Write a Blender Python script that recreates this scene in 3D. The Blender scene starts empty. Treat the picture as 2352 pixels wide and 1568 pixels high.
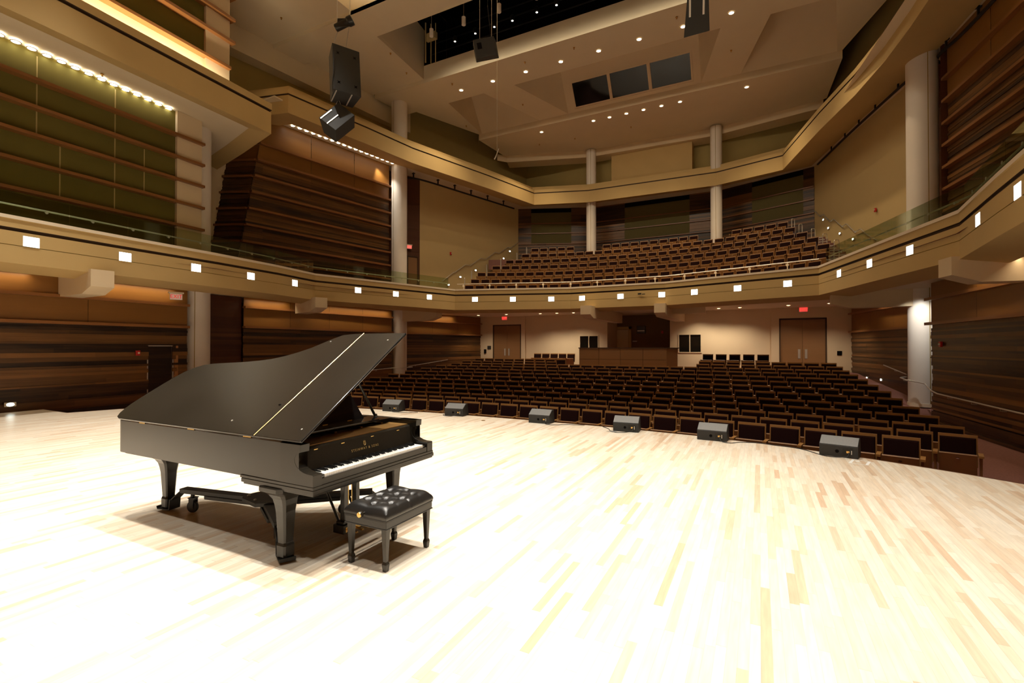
import bpy, math, random
from mathutils import Vector, Matrix
random.seed(11)
scene = bpy.context.scene
C = scene.collection
R = math.radians

# ------------------------------------------------------------------ camera, world, exposure
cam_d = bpy.data.cameras.new('camera')
cam_d.sensor_width = 36.0
cam_d.lens = 36.0 * 1110.0 / 2352.0
cam_d.clip_end = 200
cam = bpy.data.objects.new('camera', cam_d)
C.objects.link(cam)
cam.location = (0, 0, 1.70)
cam.rotation_euler = (R(90.57), 0, R(27.1))
scene.camera = cam

world = bpy.data.worlds.new('world')
scene.world = world
world.use_nodes = True
world.node_tree.nodes['Background'].inputs[0].default_value = (0.02, 0.018, 0.014, 1)
world.node_tree.nodes['Background'].inputs[1].default_value = 0.1
vs = scene.view_settings
vs.view_transform = 'Standard'
vs.look = 'None'
vs.exposure = 0.0
vs.gamma = 1.0
vs.use_curve_mapping = False
cy = scene.cycles
cy.max_bounces = 7
cy.diffuse_bounces = 5
cy.glossy_bounces = 3
cy.transmission_bounces = 5
cy.transparent_max_bounces = 8
cy.sample_clamp_indirect = 4.0
cy.caustics_reflective = False
cy.caustics_refractive = False
cy.use_denoising = True

AX = -6.4            # the hall's axis; the audience is towards +Y, the stage round the origin


def mx(x):
    return 2 * AX - x


# ------------------------------------------------------------------ lamps of the hall
def spot(name, loc, target, power, size=R(70), blend=0.6, radius=0.12, color=(1, .86, .66)):
    d = bpy.data.lights.new(name, 'SPOT')
    d.energy = power
    d.spot_size = size
    d.spot_blend = blend
    d.shadow_soft_size = radius
    d.color = color
    o = bpy.data.objects.new(name, d)
    C.objects.link(o)
    o.location = loc
    v = Vector(target) - Vector(loc)
    o.rotation_euler = v.to_track_quat('-Z', 'Y').to_euler()
    return o


def strip_light(name, a, b, width, power, direction=(0, 0, -1), color=(1, .8, .55), spread=R(150)):
    """long thin area lamp from a to b that shines along direction"""
    a = Vector(a); b = Vector(b)
    d = bpy.data.lights.new(name, 'AREA')
    d.shape = 'RECTANGLE'
    d.size = (b - a).length
    d.size_y = width
    d.energy = power
    d.color = color
    d.spread = spread
    o = bpy.data.objects.new(name, d)
    C.objects.link(o)
    x = (b - a).normalized()
    z = -Vector(direction).normalized()
    y = z.cross(x).normalized()
    z = x.cross(y)
    m = Matrix((x, y, z)).transposed().to_4x4()
    m.translation = (a + b) / 2
    o.matrix_world = m
    return o


KEY = (1.0, .94, .84)
# concert lights over the platform, set in the ceiling slots
for (x, y, p) in [(-12.2, 2.2, 1.0), (-8.2, 2.5, 1.0), (-4.4, 2.4, 1.25), (-1.0, 2.6, 1.25), (3.2, 3.2, .8),
                  (-12.6, 5.6, .9), (-9.2, 6.3, 1.05), (-5.6, 6.3, 1.3), (-2.2, 6.2, 1.3), (1.6, 6.4, .8)]:
    spot('stage_light', (x, y, 15.3), (x * .94 - .3, y * .92 - .1, 0), 3250 * p, R(60), .75, .14, KEY)
for (x, y, p) in [(-9, -3.0, .6), (-3.5, -3.0, .75), (2, -2.5, .6)]:
    spot('stage_light', (x, y, 15.3), (x, y + 1.8, 0), 2300 * p, R(62), .8, .2, KEY)


# ------------------------------------------------------------------ mesh helpers
class MB:
    def __init__(s):
        s.v = []; s.f = []; s.m = []; s.t = []

    def poly(s, pts, mi=0, tone=.5):
        n = len(s.v)
        s.v += [tuple(p) for p in pts]
        s.f.append(tuple(range(n, n + len(pts))))
        s.m.append(mi); s.t.append(tone)

    def faces(s, verts, faces, mi=0, tone=.5):
        n = len(s.v)
        s.v += [tuple(p) for p in verts]
        for f in faces:
            s.f.append(tuple(i + n for i in f)); s.m.append(mi); s.t.append(tone)

    def box(s, x0, y0, z0, x1, y1, z1, mi=0, tone=.5, M=None):
        v = [(x0, y0, z0), (x1, y0, z0), (x1, y1, z0), (x0, y1, z0), (x0, y0, z1), (x1, y0, z1), (x1, y1, z1), (x0, y1, z1)]
        if M is not None:
            v = [tuple(M @ Vector(p)) for p in v]
        s.faces(v, [(3, 2, 1, 0), (4, 5, 6, 7), (0, 1, 5, 4), (1, 2, 6, 5), (2, 3, 7, 6), (3, 0, 4, 7)], mi, tone)

    def hexa(s, lo, hi, mi=0, tone=.5):
        """lo, hi: equal rings of points (bottom, top) -> closed solid"""
        n = len(lo)
        fs = [tuple(reversed(range(n))), tuple(range(n, 2 * n))]
        for i in range(n):
            j = (i + 1) % n
            fs.append((i, j, n + j, n + i))
        s.faces(list(lo) + list(hi), fs, mi, tone)

    def prism(s, pts, z0, z1, mi=0, tone=.5):
        s.hexa([(p[0], p[1], z0) for p in pts], [(p[0], p[1], z1) for p in pts], mi, tone)

    def rings(s, rings, mi=0, tone=.5, cap=True, closed=False):
        n = len(rings[0]); base = []
        for r in rings: base += [tuple(p) for p in r]
        fs = []
        m = len(rings)
        for k in range(m if closed else m - 1):
            k2 = (k + 1) % m
            for i in range(n):
                j = (i + 1) % n
                fs.append((k * n + i, k * n + j, k2 * n + j, k2 * n + i))
        if cap and not closed:
            fs.append(tuple(reversed(range(n))))
            fs.append(tuple(range((m - 1) * n, m * n)))
        s.faces(base, fs, mi, tone)

    def lathe(s, prof, c=(0, 0, 0), n=20, mi=0, M=None, cap=True):
        rr = []
        for r, z in prof:
            ring = [Vector((c[0] + r * math.cos(2 * math.pi * i / n), c[1] + r * math.sin(2 * math.pi * i / n), c[2] + z)) for i in range(n)]
            if M is not None: ring = [M @ p for p in ring]
            rr.append(ring)
        s.rings(rr, mi, cap=cap)

    def tube(s, pts, r, n=8, mi=0, cap=True, closed=False):
        pts = [Vector(p) for p in pts]
        rr = []
        N = len(pts)
        prev = None
        for i, p in enumerate(pts):
            if closed:
                d = pts[(i + 1) % N] - pts[i - 1]
            else:
                d = pts[min(i + 1, N - 1)] - pts[max(i - 1, 0)]
            d.normalize()
            u = Vector((0, 0, 1)) if abs(d.z) < .9 else Vector((1, 0, 0))
            if prev is not None: u = prev
            a = (u - d * u.dot(d)).normalized()
            b = d.cross(a)
            prev = a
            rr.append([p + a * (r * math.cos(2 * math.pi * k / n)) + b * (r * math.sin(2 * math.pi * k / n)) for k in range(n)])
        s.rings(rr, mi, cap=cap, closed=closed)

    def sweep(s, path, prof, mats=None, capends=True):
        """plan path, profile of (d, z); d is towards the right of travel"""
        P = [Vector((p[0], p[1])) for p in path]
        N = len(P)
        nr = []
        for i in range(N):
            def nrm(a, b):
                d = (b - a).normalized()
                return Vector((d.y, -d.x))
            if i == 0: n = nrm(P[0], P[1])
            elif i == N - 1: n = nrm(P[-2], P[-1])
            else:
                a = nrm(P[i - 1], P[i]); b = nrm(P[i], P[i + 1])
                n = (a + b); n = n / max(.25, n.length) ; n = n / max(.3, n.dot(a))
            nr.append(n)
        rows = [[(P[i].x + nr[i].x * d, P[i].y + nr[i].y * d, z) for d, z in prof] for i in range(N)]
        for k in range(len(prof) - 1):
            mi = mats[k] if mats else 0
            for i in range(N - 1):
                s.poly([rows[i][k], rows[i + 1][k], rows[i + 1][k + 1], rows[i][k + 1]], mi)
        if capends:
            s.poly(list(reversed(rows[0])), mats[-1] if mats else 0)
            s.poly(rows[-1], mats[-1] if mats else 0)

    def build(s, name, mats, parent=None, smooth=False, weld=False, bevel=0):
        me = bpy.data.meshes.new(name)
        me.from_pydata(s.v, [], s.f)
        if not isinstance(mats, (list, tuple)): mats = [mats]
        for m in mats: me.materials.append(m)
        me.polygons.foreach_set('material_index', s.m)
        at = me.attributes.new('tone', 'FLOAT', 'FACE')
        at.data.foreach_set('value', s.t)
        if smooth:
            me.polygons.foreach_set('use_smooth', [True] * len(s.f))
        me.update()
        if weld or smooth:
            import bmesh
            b = bmesh.new(); b.from_mesh(me)
            bmesh.ops.remove_doubles(b, verts=b.verts, dist=1e-5)
            bmesh.ops.recalc_face_normals(b, faces=b.faces)
            b.to_mesh(me); b.free()
        if smooth:
            me.set_sharp_from_angle(angle=R(35))
        o = bpy.data.objects.new(name, me)
        C.objects.link(o)
        if parent is not None: o.parent = parent
        if bevel:
            bv = o.modifiers.new('bevel', 'BEVEL'); bv.width = bevel; bv.segments = 2; bv.limit_method = 'ANGLE'; bv.angle_limit = R(40)
        return o


def thing(name, label, cat, loc=(0, 0, 0), rz=0, group=None):
    o = bpy.data.objects.new(name, None)
    C.objects.link(o)
    o.location = loc
    o.rotation_euler = (0, 0, rz)
    o['label'] = label; o['category'] = cat
    if group: o['group'] = group
    return o


def tag(o, label, cat, group=None, kind=None):
    o['label'] = label; o['category'] = cat
    if group: o['group'] = group
    if kind: o['kind'] = kind
    return o


def struct(o):
    o['kind'] = 'structure'
    return o


def dup(root, loc, rz=None, label=None):
    r = root.copy(); C.objects.link(r); r.location = loc
    if rz is not None: r.rotation_euler = (0, 0, rz)
    if label: r['label'] = label
    for ch in list(root.children):
        c = ch.copy(); C.objects.link(c); c.parent = r
        for g in list(ch.children):
            d = g.copy(); C.objects.link(d); d.parent = c
    return r


ORD = ['first', 'second', 'third', 'fourth', 'fifth', 'sixth', 'seventh', 'eighth', 'ninth', 'tenth', 'eleventh', 'twelfth',
       'thirteenth', 'fourteenth', 'fifteenth', 'sixteenth', 'seventeenth', 'eighteenth', 'nineteenth', 'twentieth',
       'twenty-first', 'twenty-second', 'twenty-third', 'twenty-fourth', 'twenty-fifth', 'twenty-sixth', 'twenty-seventh',
       'twenty-eighth', 'twenty-ninth', 'thirtieth', 'thirty-first', 'thirty-second', 'thirty-third', 'thirty-fourth']


# ------------------------------------------------------------------ materials
def mat(name, color, rough=.6, metal=0, spec=.5, noise=0, nscale=(6, 6, 6), coat=0, bump=0, bscale=60, sheen=0):
    m = bpy.data.materials.new(name)
    m.use_nodes = True
    nt = m.node_tree
    b = nt.nodes['Principled BSDF']
    b.inputs['Base Color'].default_value = (*color, 1)
    b.inputs['Roughness'].default_value = rough
    b.inputs['Metallic'].default_value = metal
    b.inputs['Specular IOR Level'].default_value = spec
    b.inputs['Coat Weight'].default_value = coat
    if sheen: b.inputs['Sheen Weight'].default_value = sheen
    if noise:
        tc = nt.nodes.new('ShaderNodeTexCoord')
        mp = nt.nodes.new('ShaderNodeMapping'); mp.inputs['Scale'].default_value = nscale
        nz = nt.nodes.new('ShaderNodeTexNoise'); nz.inputs['Scale'].default_value = 1; nz.inputs['Detail'].default_value = 5
        nt.links.new(tc.outputs['Object'], mp.inputs['Vector']); nt.links.new(mp.outputs[0], nz.inputs['Vector'])
        mr = nt.nodes.new('ShaderNodeMapRange')
        mr.inputs['From Min'].default_value = .3; mr.inputs['From Max'].default_value = .7
        mr.inputs['To Min'].default_value = 1 - noise; mr.inputs['To Max'].default_value = 1 + noise
        nt.links.new(nz.outputs['Fac'], mr.inputs['Value'])
        mul = nt.nodes.new('ShaderNodeVectorMath'); mul.operation = 'MULTIPLY'
        mul.inputs[0].default_value = color
        nt.links.new(mr.outputs[0], mul.inputs[1])
        nt.links.new(mul.outputs[0], b.inputs['Base Color'])
    if bump:
        nb = nt.nodes.new('ShaderNodeTexNoise'); nb.inputs['Scale'].default_value = bscale
        tc2 = nt.nodes.new('ShaderNodeTexCoord'); nt.links.new(tc2.outputs['Object'], nb.inputs['Vector'])
        bp = nt.nodes.new('ShaderNodeBump'); bp.inputs['Strength'].default_value = bump; bp.inputs['Distance'].default_value = .01
        nt.links.new(nb.outputs['Fac'], bp.inputs['Height']); nt.links.new(bp.outputs[0], b.inputs['Normal'])
    return m


def emit(name, color, strength):
    m = bpy.data.materials.new(name)
    m.use_nodes = True
    nt = m.node_tree
    b = nt.nodes['Principled BSDF']
    b.inputs['Base Color'].default_value = (.8, .8, .8, 1)
    b.inputs['Emission Color'].default_value = (*color, 1)
    b.inputs['Emission Strength'].default_value = strength
    return m


def boards_mat(name, dark, light, rough=.42, stain=.5):
    """timber boards: per-board tone from the mesh plus streaky grain along the board"""
    m = bpy.data.materials.new(name); m.use_nodes = True
    nt = m.node_tree; N = nt.nodes; L = nt.links
    b = N['Principled BSDF']; b.inputs['Roughness'].default_value = rough
    at = N.new('ShaderNodeAttribute'); at.attribute_name = 'tone'
    tc = N.new('ShaderNodeTexCoord')
    mp = N.new('ShaderNodeMapping'); mp.inputs['Scale'].default_value = (.9, .9, 26)
    nz = N.new('ShaderNodeTexNoise'); nz.inputs['Scale'].default_value = 1; nz.inputs['Detail'].default_value = 6; nz.inputs['Roughness'].default_value = .7
    L.new(tc.outputs['Object'], mp.inputs['Vector']); L.new(mp.outputs[0], nz.inputs['Vector'])
    mp2 = N.new('ShaderNodeMapping'); mp2.inputs['Scale'].default_value = (.5, .5, 5)
    nz2 = N.new('ShaderNodeTexNoise'); nz2.inputs['Scale'].default_value = 1; nz2.inputs['Detail'].default_value = 3
    L.new(tc.outputs['Object'], mp2.inputs['Vector']); L.new(mp2.outputs[0], nz2.inputs['Vector'])
    a1 = N.new('ShaderNodeMath'); a1.operation = 'MULTIPLY_ADD'; a1.inputs[1].default_value = stain; L.new(nz.outputs['Fac'], a1.inputs[0])
    a1.inputs[2].default_value = -stain * .5
    a2 = N.new('ShaderNodeMath'); a2.operation = 'MULTIPLY_ADD'; a2.inputs[1].default_value = stain; L.new(nz2.outputs['Fac'], a2.inputs[0])
    a2.inputs[2].default_value = -stain * .5
    s1 = N.new('ShaderNodeMath'); s1.operation = 'ADD'; L.new(a1.outputs[0], s1.inputs[0]); L.new(a2.outputs[0], s1.inputs[1])
    s2 = N.new('ShaderNodeMath'); s2.operation = 'ADD'; s2.use_clamp = True; L.new(s1.outputs[0], s2.inputs[0]); L.new(at.outputs['Fac'], s2.inputs[1])
    mixc = N.new('ShaderNodeMix'); mixc.data_type = 'RGBA'
    mixc.inputs[6].default_value = (*dark, 1); mixc.inputs[7].default_value = (*light, 1)
    L.new(s2.outputs[0], mixc.inputs[0]); L.new(mixc.outputs[2], b.inputs['Base Color'])
    return m


def maple_floor():
    m = bpy.data.materials.new('maple_strip_floor'); m.use_nodes = True
    nt = m.node_tree; N = nt.nodes; L = nt.links
    b = N['Principled BSDF']; b.inputs['Roughness'].default_value = .33; b.inputs['Specular IOR Level'].default_value = .35
    tc = N.new('ShaderNodeTexCoord'); sp = N.new('ShaderNodeSeparateXYZ'); L.new(tc.outputs['Object'], sp.inputs[0])

    def math_(op, a, bb=None, c=None, clamp=False):
        n = N.new('ShaderNodeMath'); n.operation = op; n.use_clamp = clamp
        for i, q in enumerate((a, bb, c)):
            if q is None: continue
            if isinstance(q, (int, float)): n.inputs[i].default_value = q
            else: L.new(q, n.inputs[i])
        return n.outputs[0]
    u = math_('DIVIDE', sp.outputs['X'], .0572)
    row = math_('FLOOR', u)
    wn = N.new('ShaderNodeTexWhiteNoise'); wn.noise_dimensions = '1D'; L.new(row, wn.inputs['W'])
    wn2 = N.new('ShaderNodeTexWhiteNoise'); wn2.noise_dimensions = '1D'; L.new(math_('ADD', row, .37), wn2.inputs['W'])
    ln = math_('MULTIPLY_ADD', wn2.outputs['Value'], .7, .45)
    v = math_('DIVIDE', math_('MULTIPLY_ADD', wn.outputs['Value'], 7.0, sp.outputs['Y']), ln)
    seg = math_('FLOOR', v)
    cb = N.new('ShaderNodeCombineXYZ'); L.new(row, cb.inputs[0]); L.new(seg, cb.inputs[1])
    w3 = N.new('ShaderNodeTexWhiteNoise'); w3.noise_dimensions = '2D'; L.new(cb.outputs[0], w3.inputs['Vector'])
    ramp = N.new('ShaderNodeValToRGB')
    e = ramp.color_ramp.elements
    e[0].position = 0; e[0].color = (.64, .46, .31, 1)
    e[1].position = 1; e[1].color = (.84, .76, .63, 1)
    for p, col in ((.05, (.71, .54, .38)), (.18, (.77, .64, .48)), (.45, (.80, .69, .54)), (.75, (.82, .73, .59))):
        k = ramp.color_ramp.elements.new(p); k.color = (*col, 1)
    L.new(w3.outputs['Value'], ramp.inputs[0])
    # grain
    cb2 = N.new('ShaderNodeCombineXYZ')
    L.new(math_('MULTIPLY', sp.outputs['X'], 38), cb2.inputs[0]); L.new(math_('MULTIPLY_ADD', sp.outputs['Y'], 3.2, math_('MULTIPLY', w3.outputs['Value'], 40)), cb2.inputs[1])
    nz = N.new('ShaderNodeTexNoise'); nz.inputs['Scale'].default_value = 1; nz.inputs['Detail'].default_value = 5; L.new(cb2.outputs[0], nz.inputs['Vector'])
    g = N.new('ShaderNodeMapRange'); g.inputs['From Min'].default_value = .3; g.inputs['From Max'].default_value = .75
    g.inputs['To Min'].default_value = 1.05; g.inputs['To Max'].default_value = .84; L.new(nz.outputs['Fac'], g.inputs['Value'])
    # joints
    fu = math_('FRACT', u); fv = math_('FRACT', v)
    ju = math_('LESS_THAN', fu, .03); jv = math_('LESS_THAN', fv, .004)
    j = math_('MAXIMUM', ju, jv)
    jm = math_('MULTIPLY_ADD', j, -.28, 1.0)
    gm = math_('MULTIPLY', g.outputs[0], jm)
    mul = N.new('ShaderNodeVectorMath'); mul.operation = 'SCALE'
    L.new(ramp.outputs[0], mul.inputs[0]); L.new(gm, mul.inputs['Scale'])
    L.new(mul.outputs[0], b.inputs['Base Color'])
    return m


def glass_mat(name, tint, alpha):
    """thin pane: mostly clear with a green tint and a faint sheen"""
    m = bpy.data.materials.new(name); m.use_nodes = True
    nt = m.node_tree; N = nt.nodes; L = nt.links
    out = N['Material Output']; N.remove(N['Principled BSDF'])
    tr = N.new('ShaderNodeBsdfTransparent'); tr.inputs[0].default_value = (*tint, 1)
    gl = N.new('ShaderNodeBsdfGlossy'); gl.inputs['Roughness'].default_value = .03; gl.inputs[0].default_value = (.8, .9, .85, 1)
    fr = N.new('ShaderNodeFresnel'); fr.inputs[0].default_value = 1.45
    ad = N.new('ShaderNodeMath'); ad.operation = 'ADD'; ad.inputs[1].default_value = alpha; ad.use_clamp = True
    hf = N.new('ShaderNodeMath'); hf.operation = 'MULTIPLY'; hf.inputs[1].default_value = .3; L.new(fr.outputs[0], hf.inputs[0])
    L.new(hf.outputs[0], ad.inputs[0])
    mx_ = N.new('ShaderNodeMixShader'); L.new(ad.outputs[0], mx_.inputs[0]); L.new(tr.outputs[0], mx_.inputs[1]); L.new(gl.outputs[0], mx_.inputs[2])
    L.new(mx_.outputs[0], out.inputs['Surface'])
    return m


M = {}
M['maple'] = maple_floor()
M['tan'] = mat('tan_paint', (.57, .41, .18), .75, spec=.25, noise=.03, nscale=(1, 1, 1))
M['cream'] = mat('cream_paint', (.72, .59, .40), .75, spec=.25, noise=.02, nscale=(1, 1, 1))
M['sand'] = mat('sand_paint', (.60, .46, .22), .75, spec=.25, noise=.02, nscale=(1, 1, 1))
M['olive'] = mat('olive_paint', (.42, .33, .13), .8, spec=.2, noise=.03, nscale=(1, 1, 1))
M['brown'] = mat('brown_paint', (.20, .13, .06), .8, spec=.2)
M['ceiling'] = mat('ceiling_paint', (.76, .66, .48), .8, spec=.2, noise=.02, nscale=(1, 1, 1))
M['white'] = mat('column_paint', (.80, .74, .66), .55, spec=.35, noise=.02, nscale=(2, 2, 2))
M['groove'] = mat('dark_reveal', (.06, .03, .012), .7)
M['reveal'] = mat('thin_reveal', (.30, .20, .03), .7)
M['lip'] = mat('ledge_cap_paint', (.86, .76, .60), .5)
M['boards'] = boards_mat('walnut_boards', (.016, .006, .002), (.30, .135, .036), .4)
M['veneer'] = boards_mat('amber_veneer', (.17, .068, .012), (.36, .165, .034), .42, .25)
M['trimwood'] = boards_mat('cherry_trim', (.18, .070, .020), (.38, .165, .052), .35, .3)
M['darkwood'] = boards_mat('dark_cherry_panel', (.055, .015, .006), (.13, .045, .014), .45, .4)
M['doorwood'] = boards_mat('oak_door_veneer', (.22, .11, .04), (.34, .18, .075), .45, .35)
M['fabric'] = mat('olive_acoustic_fabric', (.15, .125, .030), .85, spec=.15, noise=.08, nscale=(.6, .6, .4))
M['fabric2'] = mat('dim_acoustic_fabric', (.13, .11, .045), .9, spec=.1, noise=.12, nscale=(40, 40, 40))
M['carpet'] = mat('rose_carpet', (.24, .115, .095), .95, spec=.05, noise=.12, nscale=(30, 30, 30))
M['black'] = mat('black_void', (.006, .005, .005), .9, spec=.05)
M['rail'] = mat('stainless_rail', (.72, .69, .62), .32, .65)
M['chrome'] = mat('chrome', (.8, .8, .8), .12, 1)
M['blackmetal'] = mat('black_steel', (.02, .019, .017), .45, .3)
M['glass'] = glass_mat('railing_glass', (.80, .86, .74), .03)
M['darkglass'] = mat('dim_window_glass', (.010, .008, .006), .05, spec=.25)
M['red'] = mat('red_enamel', (.55, .02, .015), .35)
M['offwhite'] = mat('off_white_plastic', (.75, .7, .6), .4)
M['exitred'] = emit('exit_red', (1, .03, .02), 1.2)
M['lampwhite'] = emit('lamp_lens', (1, .93, .80), 7)
M['lampsoft'] = emit('downlight_lens', (1, .90, .72), 7)
M['lampstrong'] = emit('wall_wash_lens', (1, .92, .78), 15)
M['lampcool'] = emit('step_light_lens', (.85, 1, .95), 9)
M['seatwood'] = boards_mat('seat_veneer', (.19, .082, .022), (.36, .17, .045), .4, .3)
M['cushion'] = mat('burgundy_upholstery', (.014, .003, .002), .9, spec=.1)
M['satin'] = mat('satin_black_lacquer', (.016, .013, .009), .24, spec=.5, noise=.15, nscale=(2, 2, 2))
M['gloss'] = mat('gloss_black_lacquer', (.008, .007, .007), .10, spec=.6, coat=.4)
M['ivory'] = mat('white_key', (.85, .82, .76), .25)
M['ebony'] = mat('ebony_key', (.01, .01, .01), .25)
M['brass'] = mat('brass', (.78, .52, .18), .25, 1)
M['gold'] = mat('gold_leaf', (.50, .34, .12), .4, .6)
M['leather'] = mat('black_leather', (.012, .011, .010), .33, spec=.55, bump=.15, bscale=220)
M['rubber'] = mat('black_rubber', (.012, .012, .012), .6)
M['speaker'] = mat('black_speaker_paint', (.022, .021, .019), .6, noise=.15, nscale=(90, 90, 90))
M['grille'] = mat('grey_speaker_grille', (.17, .17, .165), .45, .2, noise=.25, nscale=(200, 200, 200))
M['tape'] = mat('white_tape', (.9, .9, .86), .5)
M['felt'] = mat('red_felt', (.25, .02, .015), .9)
M['iron'] = mat('bronzed_plate', (.40, .22, .07), .35, .7)
M['soundboard'] = mat('spruce_soundboard', (.38, .20, .07), .45)

# ------------------------------------------------------------------ platform
STAGE_EDGE = [(-15.75, 5.82), (-15.45, 6.84), (-14.2, 8.0), (-12.2, 9.15), (-9.9, 9.9), (-7.4, 10.12), (-4.9, 10.1), (-2.82, 10.0), (-1.07, 9.78),
              (.36, 9.42), (1.48, 8.98), (2.36, 8.53), (2.9, 8.19), (3.6, 7.55), (4.2, 6.6), (4.55, 5.82)]


def build_floor():
    b = MB()
    pts = [(-17.2, 5.85), (-17.2, -4.5), (5.9, -4.5), (5.9, 5.82)] + list(reversed(STAGE_EDGE))
    b.poly([(x, y, 0) for x, y in pts])
    struct(b.build('floor_stage', M['maple']))
    b = MB()
    edge = [(-17.2, 5.85)] + STAGE_EDGE + [(5.9, 5.82)]
    b.sweep(edge, [(.0, .001), (-.03, .001), (-.03, -.06), (-.0, -.06)], [0, 0, 0])
    b.sweep(edge, [(-.06, -.06), (-.06, -.95)], [0])
    # a curved dark nosing round the front of the platform (outside = away from the stage)
    struct(b.build('trim_stage_front', M['darkwood']))


build_floor()

SC = (-6.5, -24.0)
R0 = 35.13
SP = .95
TOPS = [.21, .205, .22, .28, .345, .44, .53, .62, .71, .80, .885, .975, 1.07]
FLOORS = [t - .86 for t in TOPS]


def ramp_h(r):
    k = (r - R0) / SP
    if k <= 0: return FLOORS[0]
    if k >= 12.6: return min(.42, FLOORS[12] + (k - 12.0) * .12)
    i = int(k); f = k - i
    a = FLOORS[min(i, 12)]; c = FLOORS[min(i + 1, 12)]
    return a + (c - a) * f


def aisle_h(y):
    if y < 18.5: return -.66
    return min(.42, -.66 + (y - 18.5) * .114)


def floor_h(x, y):
    r = math.hypot(x - SC[0], y - SC[1])
    a = ramp_h(r); b_ = aisle_h(y)
    t = 0
    if x > 2.95: t = min(1, (x - 2.95) / .25)
    if x < -14.6: t = min(1, (-14.6 - x) / .25)
    return a * (1 - t) + b_ * t


def build_terrain():
    b = MB()
    xs = [-21 + .5 * i for i in range(12)] + [-14.9 + .1 * i for i in range(5)] + [-14.2 + .8 * i for i in range(21)] + [2.6, 2.8, 2.9, 3.0, 3.1, 3.2, 3.5, 4, 4.5, 5, 5.5, 6, 6.8]
    xs = sorted(set(round(x, 3) for x in xs))
    ys = [5.6 + .475 * j for j in range(57)]
    n = len(xs)
    v = [(x, y, floor_h(x, y)) for y in ys for x in xs]
    f = [(j * n + i, j * n + i + 1, (j + 1) * n + i + 1, (j + 1) * n + i) for j in range(len(ys) - 1) for i in range(n - 1)]
    b.faces(v, f)
    struct(b.build('floor_audience', M['carpet'], smooth=True))


build_terrain()


# ------------------------------------------------------------------ walls of timber boards
def wood_wall(b, P0, P1, z0, z1, hmin=.035, hmax=.13, dmax=.06, seed=1, mi=0, base=0.0, joints=True, cuts=()):
    """horizontal boards of uneven height and depth between plan points; cuts: (s0, s1, zc0, zc1) openings"""
    rnd = random.Random(seed)
    P0 = Vector(P0); P1 = Vector(P1)
    L = (P1 - P0).length
    d = (P1 - P0) / L
    n = Vector((d.y, -d.x))
    z = z0
    prev = None
    while z < z1 - .001:
        h = min(rnd.uniform(hmin, hmax), z1 - z)
        if z1 - z - h < .03: h = z1 - z
        dep = base + rnd.uniform(0, dmax)
        tone0 = rnd.choice((rnd.uniform(.0, .25), rnd.uniform(.3, .75)))
        s = 0
        while s < L - .001:
            w = min(rnd.uniform(1.6, 3.4), L - s) if joints else L
            if L - s - w < .5: w = L - s
            tone = min(.95, max(.02, tone0 + rnd.uniform(-.14, .14)))
            a = P0 + d * s + n * dep; c = P0 + d * (s + w) + n * dep
            skip = False
            pieces = [(s, s + w)]
            for (c0, c1, k0, k1) in cuts:
                if z + h * .5 > k0 and z + h * .5 < k1:
                    np_ = []
                    for (q0, q1) in pieces:
                        if c1 <= q0 or c0 >= q1: np_.append((q0, q1)); continue
                        if q0 < c0: np_.append((q0, c0))
                        if q1 > c1: np_.append((c1, q1))
                    pieces = np_
            for (q0, q1) in pieces:
                a = P0 + d * q0 + n * dep; c = P0 + d * q1 + n * dep
                b.poly([(a.x, a.y, z), (c.x, c.y, z), (c.x, c.y, z + h), (a.x, a.y, z + h)], mi, tone)
                # board edges (top, bottom, ends) back to the wall line
                a0 = P0 + d * q0 - n * .02; c0_ = P0 + d * q1 - n * .02
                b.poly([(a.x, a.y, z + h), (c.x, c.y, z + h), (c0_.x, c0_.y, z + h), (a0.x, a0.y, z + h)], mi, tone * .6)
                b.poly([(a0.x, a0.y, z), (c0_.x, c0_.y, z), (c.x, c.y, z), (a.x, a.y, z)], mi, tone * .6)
                b.poly([(c.x, c.y, z), (c0_.x, c0_.y, z), (c0_.x, c0_.y, z + h), (c.x, c.y, z + h)], mi, tone)
                b.poly([(a0.x, a0.y, z), (a.x, a.y, z), (a.x, a.y, z + h), (a0.x, a0.y, z + h)], mi, tone)
            s += w
        z += h


def flat(b, P0, P1, z0, z1, off=0, mi=0, tone=.5):
    P0 = Vector(P0); P1 = Vector(P1); d = (P1 - P0).normalized(); n = Vector((d.y, -d.x)) * off
    b.poly([(P0.x + n.x, P0.y + n.y, z0), (P1.x + n.x, P1.y + n.y, z0), (P1.x + n.x, P1.y + n.y, z1), (P0.x + n.x, P0.y + n.y, z1)], mi, tone)


def bar(b, P0, P1, z, h=.085, d0=-.05, d1=.17, mi=0, tone=.5, ext0=0, ext1=0):
    P0 = Vector(P0); P1 = Vector(P1); d = (P1 - P0).normalized(); n = Vector((d.y, -d.x))
    P0 = P0 - d * ext0; P1 = P1 + d * ext1
    q = [P0 + n * d0, P1 + n * d0, P1 + n * d1, P0 + n * d1]
    b.prism([(p.x, p.y) for p in q], z - h / 2, z + h / 2, mi, tone)


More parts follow.
